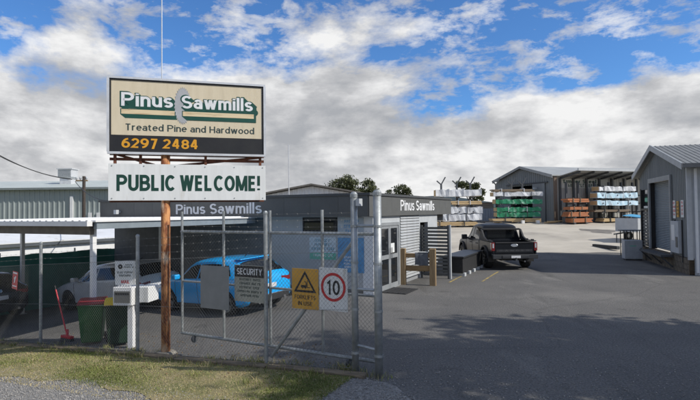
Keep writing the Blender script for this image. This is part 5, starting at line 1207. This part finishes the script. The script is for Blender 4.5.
    B(MB().lathe([(0, -0.004), (0.05, -0.004), (0.05, 0.004)], 20, 'y'), 'badge', chrome, loc=(0.010, 0, 0.88), rot=(0, 0, pi / 2))
    for s in (-0.45, 0.45): B(MB().tube((-0.04, s, 0.30), (0.12, s, 0.30), 0.04, 14), 'exhaust_tip', chrome)
    B(MB().box(4.14, 4.262, -0.5, 0.5, 0.36, 0.50), 'grille', blackpl, bevel=0.01)
    B(MB().tube((0.95, 0, 1.45), (0.80, 0, 1.55), 0.012, 6), 'aerial', blackpl)
    return t
def park(rear_left, beta, L=4.25, W=1.8):
    """rear-left corner on plan and heading (angle up from -x) -> centre and rotation"""
    h = Vector((-cos(beta), sin(beta), 0)); r = Vector((sin(beta), cos(beta), 0))
    c = Vector((*rear_left, 0)) + h * (L / 2) + r * (W / 2); return (c.x, c.y, zg(c.x, c.y) + 0.005), atan2(h.y, h.x)
l_, r_ = park((-2.62, 12.60), radians(38)); hb = hatch('bright blue hatchback parked behind the gate with its tail to the yard', l_, r_, bluecar, rimlt, 'cars parked at the office', True)
l_, r_ = park((-6.25, 14.85), radians(28)); hs_ = hatch('silver hatchback parked under the carport behind the mailbox', l_, r_, silver, rimdk, 'cars parked at the office')
l_, r_ = park((-10.6, 13.9), radians(28)); hd_ = hatch('black hatchback deep in shade under the carport at the far left', l_, r_, blackcar, rimdk, 'cars parked at the office')
for o in (hb, hs_, hd_): # sit with the cross-fall of the yard
    hx = Vector((cos(o.rotation_euler.z), sin(o.rotation_euler.z))); sx2 = Vector((-hx.y, hx.x)); gx = 0.077
    o.rotation_euler.y = -math.atan(gx * hx.x); o.rotation_euler.x = math.atan(gx * sx2.x)

# ---------------------------------------------------------------- dual-cab ute
UTE = [(1.62, 0.42, 1.12, 0.90, 1.55, 0.66), (1.68, 0.40, 1.13, 0.92, 1.72, 0.69), (1.85, 0.38, 1.13, 0.93, 1.80, 0.71), (2.5, 0.36, 1.12, 0.935, 1.83, 0.72), (3.05, 0.36, 1.11, 0.935, 1.80, 0.72),
       (3.35, 0.36, 1.10, 0.935, 1.68, 0.72), (3.85, 0.36, 1.09, 0.93, 1.24, 0.76), (4.05, 0.36, 1.08, 0.93, 1.18, 0.80), (4.6, 0.38, 1.04, 0.925, 1.14, 0.78), (5.1, 0.42, 0.96, 0.90, 1.06, 0.74), (5.28, 0.46, 0.86, 0.86, 0.95, 0.70), (5.35, 0.55, 0.76, 0.78, 0.82, 0.62)]
ut = thing('pickup_truck', 'black dual-cab pickup truck seen from behind, parked by the yellow lines', 'pickup truck', (0, 0, 0), 0)
def U(mb, name, m, par=None, **k):
    return mb.build(name, m, par or ut, **k)
me = cut_arches(loft(UTE, 1.62, 5.35, 36).mesh('cab'), ((4.45, 0.40),), 0.46, 0.93, 0.30); autosmooth(me); me.materials.clear()
cab = link('cab', me, ute_paint, ut)
# tub: outer sides with wheel arches, floor, inner walls
tub = MB()
for s in (-1, 1):
    pr = [(0.05, 0.55), (0.05, 1.12), (1.60, 1.14), (1.60, 0.45), (1.40, 0.45)] + [(0.95 + 0.47 * cos(a), 0.42 + 0.47 * sin(a)) for a in np.linspace(0.1, pi - 0.1, 14)] + [(0.42, 0.55)]
    tub.prism(pr, s * 0.90 - 0.035, s * 0.90 + 0.035)
tub.box(0.06, 1.6, -0.86, 0.86, 0.60, 0.66); tub.box(1.54, 1.6, -0.86, 0.86, 0.66, 1.13)
U(tub, 'tub', ute_paint, bevel=0.012)
for s in (-1, 1):
    vs_ = []; arc = np.linspace(0.05, pi - 0.05, 18)
    for a in arc: vs_ += [(0.95 + 0.47 * cos(a), s * 0.93, 0.42 + 0.47 * sin(a)), (0.95 + 0.54 * cos(a), s * 0.93, 0.42 + 0.54 * sin(a)), (0.95 + 0.53 * cos(a), s * 0.99, 0.42 + 0.53 * sin(a)), (0.95 + 0.47 * cos(a), s * 0.99, 0.42 + 0.47 * sin(a))]
    U(MB().add(vs_, [(4 * i + k, 4 * i + (k + 1) % 4, 4 * i + 4 + (k + 1) % 4, 4 * i + 4 + k) for i in range(17) for k in range(4)]), 'wheel_arch_flare', blackpl)
    vs_ = []
    for a in arc: vs_ += [(4.45 + 0.46 * cos(a), s * 0.92, 0.40 + 0.46 * sin(a)), (4.45 + 0.53 * cos(a), s * 0.92, 0.40 + 0.53 * sin(a)), (4.45 + 0.52 * cos(a), s * 0.985, 0.40 + 0.52 * sin(a)), (4.45 + 0.46 * cos(a), s * 0.985, 0.40 + 0.46 * sin(a))]
    U(MB().add(vs_, [(4 * i + k, 4 * i + (k + 1) % 4, 4 * i + 4 + (k + 1) % 4, 4 * i + 4 + k) for i in range(17) for k in range(4)]), 'wheel_arch_flare', blackpl)
    U(MB().box(0.08, 1.58, s * 0.90 - 0.05, s * 0.90 + 0.05, 1.145, 1.185), 'bed_rail', blackpl, bevel=0.01)
    for x in (0.30, 0.9): U(MB().box(x, x + 0.12, s * 0.90 - 0.045, s * 0.90 + 0.045, 1.186, 1.225), 'rail_clamp', blackpl)
    tl_ = U(MB().prism([(-0.012, 0.78), (-0.012, 1.12), (0.16, 1.12), (0.10, 0.78)], s * 0.83 - 0.02, s * 0.83 + 0.115) if s > 0 else MB().prism([(-0.012, 0.78), (-0.012, 1.12), (0.16, 1.12), (0.10, 0.78)], s * 0.83 - 0.115, s * 0.83 + 0.02), 'tail_light', taillight, bevel=0.01)
    MB().box(-0.018, -0.0125, s * 0.845 - 0.03 + s * 0.03, s * 0.845 + 0.03 + s * 0.03, 0.90, 1.08).build('clear_lens', mat('lamp_glass', (0.55, 0.57, 0.60), 0.1, coat=0.6), tl_)
    U(side_patch(UTE, s, (2.80, 3.80, 2.80, 3.30, 0.06, 0.88), 0.006), 'side_window', carglass); U(side_patch(UTE, s, (1.85, 2.72, 1.90, 2.72, 0.06, 0.88), 0.006), 'side_window', carglass)
    for x in (1.80, 2.76, 3.78):
        U(MB().path([(x, s * (section(UTE, x)[k][0] + 0.003), section(UTE, x)[k][1]) for k in (2, 3, 4, 5)], 0.006, 4), 'door_seam', black)
    for x in (1.98, 2.92): U(MB().box(x, x + 0.22, s * 0.935 - 0.01, s * 0.935 + 0.022, 0.96, 1.0), 'door_handle', blackpl, bevel=0.006)
    mr = U(MB().box(3.42, 3.60, s * 1.09 - 0.12, s * 1.09 + 0.12, 1.08, 1.30), 'mirror', blackpl, bevel=0.03); MB().bar((3.54, s * 0.9, 1.12), (3.54, s * 1.0, 1.15), 0.06).build('mirror_stalk', blackpl, mr)
    U(MB().box(1.75, 4.0, s * 0.93 - 0.06, s * 0.93 + 0.07, 0.36, 0.42), 'side_step', blackpl, bevel=0.015)
    U(MB().tube((1.9, s * 0.60, 1.885), (3.1, s * 0.60, 1.885), 0.022, 8), 'roof_rail', blackpl)
    # sports bar sail running from the roof to the bed rail
    U(MB().prism([(1.60, 1.15), (1.60, 1.62), (1.50, 1.58), (1.22, 1.30), (0.85, 1.18), (0.85, 1.15)], s * 0.86 - 0.04, s * 0.86 + 0.04), 'sports_bar_sail', blackpl, bevel=0.012)
    U(MB().box(0.40, 0.46, s * 0.80 - 0.16, s * 0.80 + 0.16, 0.30, 0.62), 'mudflap', blackpl)
    for x in (0.95, 4.45): wheel(ut, x, s * 0.80, 0.40, 0.27, rimdk, 0.235, 12)
U(MB().box(1.50, 1.58, -0.82, 0.82, 1.56, 1.64), 'sports_bar_hoop', blackpl, bevel=0.015)
for x in (1.98, 2.5, 3.02): U(MB().box(x - 0.03, x + 0.03, -0.64, 0.64, 1.90, 1.925), 'roof_rack_bar', blackpl)
U(MB().box(1.592, 1.618, -0.60, 0.60, 1.22, 1.62), 'rear_window', carglass)
U(top_patch(UTE, 3.32, 3.85, 0.006, 1, 0.95, 0.95), 'windscreen', carglass)
tg = U(MB().box(0.0, 0.055, -0.80, 0.80, 0.66, 1.115), 'tailgate', ute_paint, bevel=0.012)
MB().box(-0.02, -0.001, -0.78, 0.78, 1.085, 1.135).build('tailgate_cap', blackpl, tg, bevel=0.008)
MB().box(-0.006, -0.0005, -0.74, 0.74, 0.74, 0.84).build('pressed_panel', mat('panel_black', (0.03, 0.032, 0.036), 0.5), tg)
MB().lathe([(0, -0.008), (0.075, -0.008), (0.085, 0.0)], 28, 'y').build('badge', mat('badge_grey', (0.52, 0.56, 0.62), 0.25, 0.6), tg, loc=(-0.003, 0, 1.0), rot=(0, 0, -pi / 2)).scale = (1.75, 1, 0.75)
fit_text('pressed_lettering', 'RANGER', (-0.62, 0.62, 0.755, 0.825), 0, mat('pressed_letters', (0.09, 0.095, 0.10), 0.4, 0.3), tg, bold=0.0, depth=0.002, gap=0.6, rot=RZF, loc=(-0.0065, 0, 0))
bp_ = U(MB().box(-0.13, 0.04, -0.93, 0.93, 0.46, 0.64).box(-0.16, -0.13, -0.55, 0.55, 0.48, 0.60), 'rear_bumper', mat('bumper_grey', (0.05, 0.053, 0.058), 0.45, 0.2), bevel=0.03)
MB().box(-0.172, -0.161, -0.19, 0.19, 0.50, 0.60).build('number_plate', platew, bp_)
U(MB().bar((-0.2, 0, 0.42), (0.2, 0, 0.42), 0.07).tube((-0.2, 0, 0.45), (-0.2, 0, 0.52), 0.03), 'tow_bar', racksteel)
U(MB().box(0.3, 5.0, -0.45, 0.45, 0.36, 0.56).tube((0.95, -0.7, 0.40), (0.95, 0.7, 0.40), 0.07).tube((4.45, -0.7, 0.40), (4.45, 0.7, 0.40), 0.06), 'chassis', blackpl)
U(MB().tube((0.05, -0.45, 0.34), (0.9, -0.45, 0.36), 0.035), 'exhaust', rimlt)
U(MB().box(4.9, 5.38, -0.80, 0.80, 0.44, 0.62), 'front_bumper', blackpl, bevel=0.04)
UG = radians(2.5); hd = Vector((-sin(UG), cos(UG), 0)); lft = Vector((-hd.y, hd.x, 0))
c = Vector((5.72, 20.35, 0)) - lft * 0.95
ut.location = (c.x, c.y, 0.004); ut.rotation_euler = (0, -math.atan(0.004), atan2(hd.y, hd.x))

# ================================================================ trees
def tree(name, label, loc, H, trunk_h, lobes, m, leaf, n, group=None, trunk_r=0.25, seed=1, cat='tree', rz=0.0):
    """lobes: (x, y, z, rx, ry, rz) ellipsoids in tree space holding leaf clumps"""
    r = np.random.default_rng(seed); rr = random.Random(seed)
    t = thing(name, label, cat, loc, rz, group)
    tk = MB(); tk.tube((0, 0, -0.3), (0.1, 0, trunk_h * 0.5), trunk_r, 10, trunk_r * 0.8, cap=False); tk.tube((0.1, 0, trunk_h * 0.5), (0, 0.05, trunk_h), trunk_r * 0.8, 10, trunk_r * 0.55, cap=False)
    for (x, y, z, a, b, c_) in lobes:
        z0 = trunk_h * rr.uniform(0.6, 1.0); mid = Vector((x * 0.5 + rr.uniform(-.2, .2), y * 0.5, (z0 + z) / 2 + 0.15))
        tk.tube((0, 0, z0), mid, trunk_r * 0.42, 7, trunk_r * 0.25, cap=False); tk.tube(mid, (x, y, z), trunk_r * 0.25, 7, trunk_r * 0.08, cap=False)
    tk.build('trunk', barkm, t)
    P = []
    vol = np.array([a * b * c_ for *_, a, b, c_ in lobes]); vol = vol / vol.sum()
    for (x, y, z, a, b, c_), fr_ in zip(lobes, vol):
        k = int(n * fr_); nc = max(6, int(16 * (a * b * c_) ** 0.34))
        d = r.normal(size=(nc, 3)); d /= np.linalg.norm(d, axis=1)[:, None]; rad = r.uniform(0.45, 1.0, (nc, 1)) ** 0.6
        cent = d * rad * np.array([a, b, c_]) + np.array([x, y, z])
        pick = r.integers(0, nc, k); spread = 0.24 * (a * b * c_) ** (1 / 3)
        P.append(cent[pick] + r.normal(size=(k, 3)) * spread * np.array([1, 1, 0.7]))
    P = np.concatenate(P); k = len(P)
    u = r.normal(size=(k, 3)); u /= np.linalg.norm(u, axis=1)[:, None]; v = np.cross(u, r.normal(size=(k, 3))); v /= np.linalg.norm(v, axis=1)[:, None]
    s = leaf * r.uniform(0.6, 1.3, (k, 1)); u *= s; v *= s * 0.55
    V = np.stack([P - u, P - v * 0.9, P + u, P + v], 1).reshape(-1, 3)
    me = bpy.data.meshes.new('crown'); me.vertices.add(len(V)); me.vertices.foreach_set('co', V.ravel().astype(np.float32))
    me.loops.add(k * 4); me.loops.foreach_set('vertex_index', np.arange(k * 4, dtype=np.int32)); me.polygons.add(k); me.polygons.foreach_set('loop_start', np.arange(0, k * 4, 4, dtype=np.int32)); me.polygons.foreach_set('loop_total', np.full(k, 4, dtype=np.int32))
    me.update(); me.validate(); link('crown', me, m, t)
    return t
gz_ = 1.25
tree('round_pine', 'large dark rounded pine, left of a close pair rising over the office roof', (-0.5, 90, gz_), 9, 4.0, [(-2.0, 0, 5.0, 1.5, 1.5, 1.6), (-0.2, 0.3, 6.2, 1.9, 1.8, 1.5), (1.0, 0, 4.7, 1.6, 1.5, 1.3), (-0.6, 0, 3.6, 2.0, 1.6, 1.0)], pineleaf, 0.20, 5400, 'distant pines over the roofs', 0.35, 3)
tree('round_pine', 'dark rounded pine, right of a close pair rising over the office roof', (3.0, 91, gz_), 8, 3.4, [(0, 0, 5.4, 1.6, 1.5, 1.5), (-0.5, 0.2, 4.0, 1.5, 1.4, 1.3), (1.0, 0, 3.6, 1.4, 1.3, 1.1)], pineleaf, 0.20, 4200, 'distant pines over the roofs', 0.3, 4)
tree('round_pine', 'small dark pine over the office fascia corner', (7.7, 95, gz_), 6, 3.0, [(0, 0, 4.2, 1.05, 1.0, 1.2), (0.5, 0, 3.2, 1.1, 1.0, 1.0)], pineleaf, 0.18, 2100, 'distant pines over the roofs', 0.2, 5)
tree('round_pine', 'broad dark pine standing right of the small pine over the fascia', (9.9, 95, gz_), 7, 3.0, [(0, 0, 4.8, 1.5, 1.4, 1.3), (0.7, 0.2, 3.6, 1.5, 1.3, 1.1), (-0.8, 0, 3.5, 1.1, 1.0, 1.0)], pineleaf, 0.19, 3300, 'distant pines over the roofs', 0.25, 6)
tree('umbrella_pine', 'spreading dark pine behind the left timber rack', (18.3, 76, gz_), 6, 2.8, [(-1.2, 0, 5.3, 1.0, 0.9, 0.55), (0.3, 0.2, 4.9, 1.1, 1.0, 0.6), (1.3, 0, 4.1, 0.8, 0.8, 0.7), (-0.4, 0, 4.2, 0.9, 0.9, 0.5), (1.2, 0, 3.0, 0.8, 0.7, 0.5)], pineleaf, 0.17, 3600, 'distant pines over the roofs', 0.24, 7)
# street trees to the right of the driveway, outside the picture; their shade falls across the entrance
tree('gum_tree', 'tall street gum tree right of the driveway', (15.6, 5.5, 0), 12, 6.0, [(0, 0, 10.2, 2.0, 1.9, 1.6), (-1.6, -0.6, 8.4, 1.7, 1.6, 1.4), (1.5, 0.2, 8.4, 1.7, 1.5, 1.4), (0.2, -1.4, 6.8, 1.9, 1.6, 1.3), (-0.6, 0.8, 6.6, 1.6, 1.5, 1.2)], gumleaf, 0.17, 6500, 'street gum trees', 0.32, 11)
tree('gum_tree', 'second street gum tree nearer the camera', (11.6, 4.3, 0), 11, 4.8, [(0, 0, 9.6, 1.9, 1.7, 1.5), (-1.2, -0.4, 8.0, 1.7, 1.5, 1.3), (1.2, 0.3, 8.0, 1.6, 1.5, 1.3), (0.1, -0.6, 6.2, 1.8, 1.6, 1.2)], gumleaf, 0.17, 6000, 'street gum trees', 0.28, 12)
tree('gum_tree', 'third street gum tree beside the first one', (13.4, 6.4, 0), 8, 3.6, [(0, 0, 6.6, 1.8, 1.5, 1.3), (-1.2, -0.6, 5.2, 1.6, 1.5, 1.1), (1.2, -0.2, 5.0, 1.6, 1.4, 1.1)], gumleaf, 0.17, 4800, 'street gum trees', 0.25, 13)

# ================================================================ grass and gravel
def blades(name, label, pts, h, wd, mats, cat):
    r = RNG; k = len(pts); P = np.array(pts)
    a = r.uniform(0, 2 * pi, k); hh = h * r.uniform(0.45, 1.25, k); ww = wd * r.uniform(0.7, 1.3, k); ln = hh * r.uniform(0.2, 1.0, k); b = r.uniform(0, 2 * pi, k)
    V = np.zeros((k, 5, 3)); dx, dy = np.cos(a) * ww, np.sin(a) * ww
    V[:, 0] = P + np.stack([dx, dy, 0 * dx], 1); V[:, 1] = P - np.stack([dx, dy, 0 * dx], 1)
    mid = P + np.stack([np.cos(b) * ln * 0.35, np.sin(b) * ln * 0.35, hh * 0.6], 1); V[:, 2] = mid + np.stack([dx, dy, 0 * dx], 1) * 0.8; V[:, 3] = mid - np.stack([dx, dy, 0 * dx], 1) * 0.8
    V[:, 4] = P + np.stack([np.cos(b) * ln, np.sin(b) * ln, hh], 1)
    base = (np.arange(k) * 5)[:, None]
    quads = (base + np.array([0, 1, 3, 2])).ravel(); tris = (base + np.array([2, 3, 4])).ravel()
    me = bpy.data.meshes.new(name); me.vertices.add(k * 5); me.vertices.foreach_set('co', V.ravel().astype(np.float32))
    me.loops.add(k * 7); me.loops.foreach_set('vertex_index', np.concatenate([quads, tris]).astype(np.int32)); me.polygons.add(2 * k)
    me.polygons.foreach_set('loop_start', np.concatenate([np.arange(k) * 4, k * 4 + np.arange(k) * 3]).astype(np.int32)); me.polygons.foreach_set('loop_total', np.concatenate([np.full(k, 4), np.full(k, 3)]).astype(np.int32))
    for m in mats: me.materials.append(m)
    mi = r.choice(len(mats), k, p=[0.55, 0.45] if len(mats) == 2 else None); me.polygons.foreach_set('material_index', np.concatenate([mi, mi]).astype(np.int32))
    me.update(); me.validate()
    return tag(link(name, me, None), label, cat, kind='stuff')
g_green = mat('grass_green', (0.21, 0.235, 0.055), 0.7, c2=(0.11, 0.14, 0.032), scale=1.6)
g_dry = mat('grass_dry', (0.50, 0.415, 0.225), 0.8, c2=(0.31, 0.265, 0.11), scale=2.0)
def patch(x, y): return 0.5 + 0.5 * sin(x * 1.9 + 0.7 * sin(y * 2.3)) * cos(y * 1.4 + x * 0.5)
pg, pd = [], []
while len(pg) < 30000:
    b = random.uniform(0.3, 11.5); a = random.uniform(-1.75, -0.02)
    if a < -1.45 and random.random() < (-1.45 - a) / 0.32: continue
    x, y = fl(a, b); q_ = patch(x, y); edge_ = min(1, (a + 1.75) / 0.7)
    if random.random() < 0.02 + 0.95 * q_ ** 3 * edge_: pg.append((x, y, zg(x, y) + 0.02))
while len(pd) < 20000:
    b = random.uniform(0.3, 11.5); a = random.uniform(-1.95, -0.02)
    x, y = fl(a, b); q_ = patch(x, y)
    if random.random() < 0.35 + 0.65 * (1 - q_): pd.append((x, y, zg(x, y) + 0.018))
blades('green_grass', 'short green grass growing on the verge before the fence', pg, 0.028, 0.0045, [g_green], 'grass')
blades('dry_grass', 'short straw-coloured dry grass on the verge', pd, 0.022, 0.0042, [g_dry], 'grass')
tg_ = []
for _ in range(75):
    b0 = random.uniform(0.5, 11.2); a0 = random.choice((random.uniform(-0.26, -0.20), random.uniform(-0.05, 0.10), random.uniform(-1.2, -0.3)))
    for _k in range(random.randint(14, 46)):
        x, y = fl(a0 + random.gauss(0, 0.045), b0 + random.gauss(0, 0.09)); tg_.append((x, y, zg(x, y) + 0.015))
for y0_ in (0.0, 0.39, 2.09, 5.28, 8.58):
    for _k in range(60):
        x, y = fl(random.gauss(-0.02, 0.07), y0_ + random.gauss(0, 0.10)); tg_.append((x, y, zg(x, y) + 0.005))
blades('tall_grass', 'longer tufts of grass and weeds round the fence posts and edging', tg_, 0.10, 0.0045, [g_green, g_dry], 'grass')
def stones(name, label, pts, s0, s1, m):
    r = RNG; k = len(pts); P = np.array(pts); base = np.array([[1, 0, 0], [-0.5, .87, 0], [-.5, -.87, 0], [0.1, 0.1, 0.9], [0.05, -0.1, -0.6]])
    s = r.uniform(s0, s1, (k, 1, 1)); a = r.uniform(0, 2 * pi, k); R = np.zeros((k, 3, 3)); R[:, 0, 0] = np.cos(a); R[:, 0, 1] = -np.sin(a); R[:, 1, 0] = np.sin(a); R[:, 1, 1] = np.cos(a); R[:, 2, 2] = 1
    Vb = base[None] * s * (1 + r.uniform(-0.35, 0.35, (k, 5, 3))); V = np.einsum('kij,kvj->kvi', R, Vb) + P[:, None]
    T = np.array([[0, 1, 3], [1, 2, 3], [2, 0, 3], [1, 0, 4], [2, 1, 4], [0, 2, 4]]); idx = (np.arange(k)[:, None, None] * 5 + T[None]).ravel()
    me = bpy.data.meshes.new(name); me.vertices.add(k * 5); me.vertices.foreach_set('co', V.ravel().astype(np.float32)); me.loops.add(k * 18); me.loops.foreach_set('vertex_index', idx.astype(np.int32))
    me.polygons.add(k * 6); me.polygons.foreach_set('loop_start', np.arange(0, k * 18, 3, dtype=np.int32)); me.polygons.foreach_set('loop_total', np.full(k * 6, 3, dtype=np.int32)); me.update(); me.validate()
    return tag(link(name, me, m), label, 'gravel', kind='stuff')
sp = []
while len(sp) < 26000:
    b = random.uniform(-1.8, 11); a = random.uniform(-3.6, 0.0)
    if b > 0.5 and a > -1.4 and random.random() < (0.90 if a < -1.05 else 0.97): continue
    if b < 0.5 and a > -0.18 + 0.5 * b: continue
    x, y = fl(a, b); sp.append((x, y, zg(x, y) + 0.016))
for _ in range(1500):
    a = abs(random.gauss(0, 1.6)) - 0.2; b = random.uniform(-7, 0.2); x, y = fl(a, b); sp.append((x, y, zg(x, y) + 0.004))
stones('loose_gravel', 'loose grey gravel along the roadside and by the gate post', sp, 0.006, 0.017, mat('gravel_stone', (0.42, 0.40, 0.37), 0.9, c2=(0.17, 0.165, 0.155), scale=14))
lp = []
while len(lp) < 500:
    a = random.uniform(-1.0, 1.4); b = random.uniform(0.6, 9); x, y = fl(a, b); lp.append((x, y, zg(x, y) + 0.028 if a < 0 else zg(x, y) + 0.004))
stones('leaf_litter', 'scattered dry leaves and grit along the fence line', lp, 0.008, 0.022, mat('dry_leaves', (0.28, 0.19, 0.09), 0.9, c2=(0.13, 0.085, 0.045), scale=9))
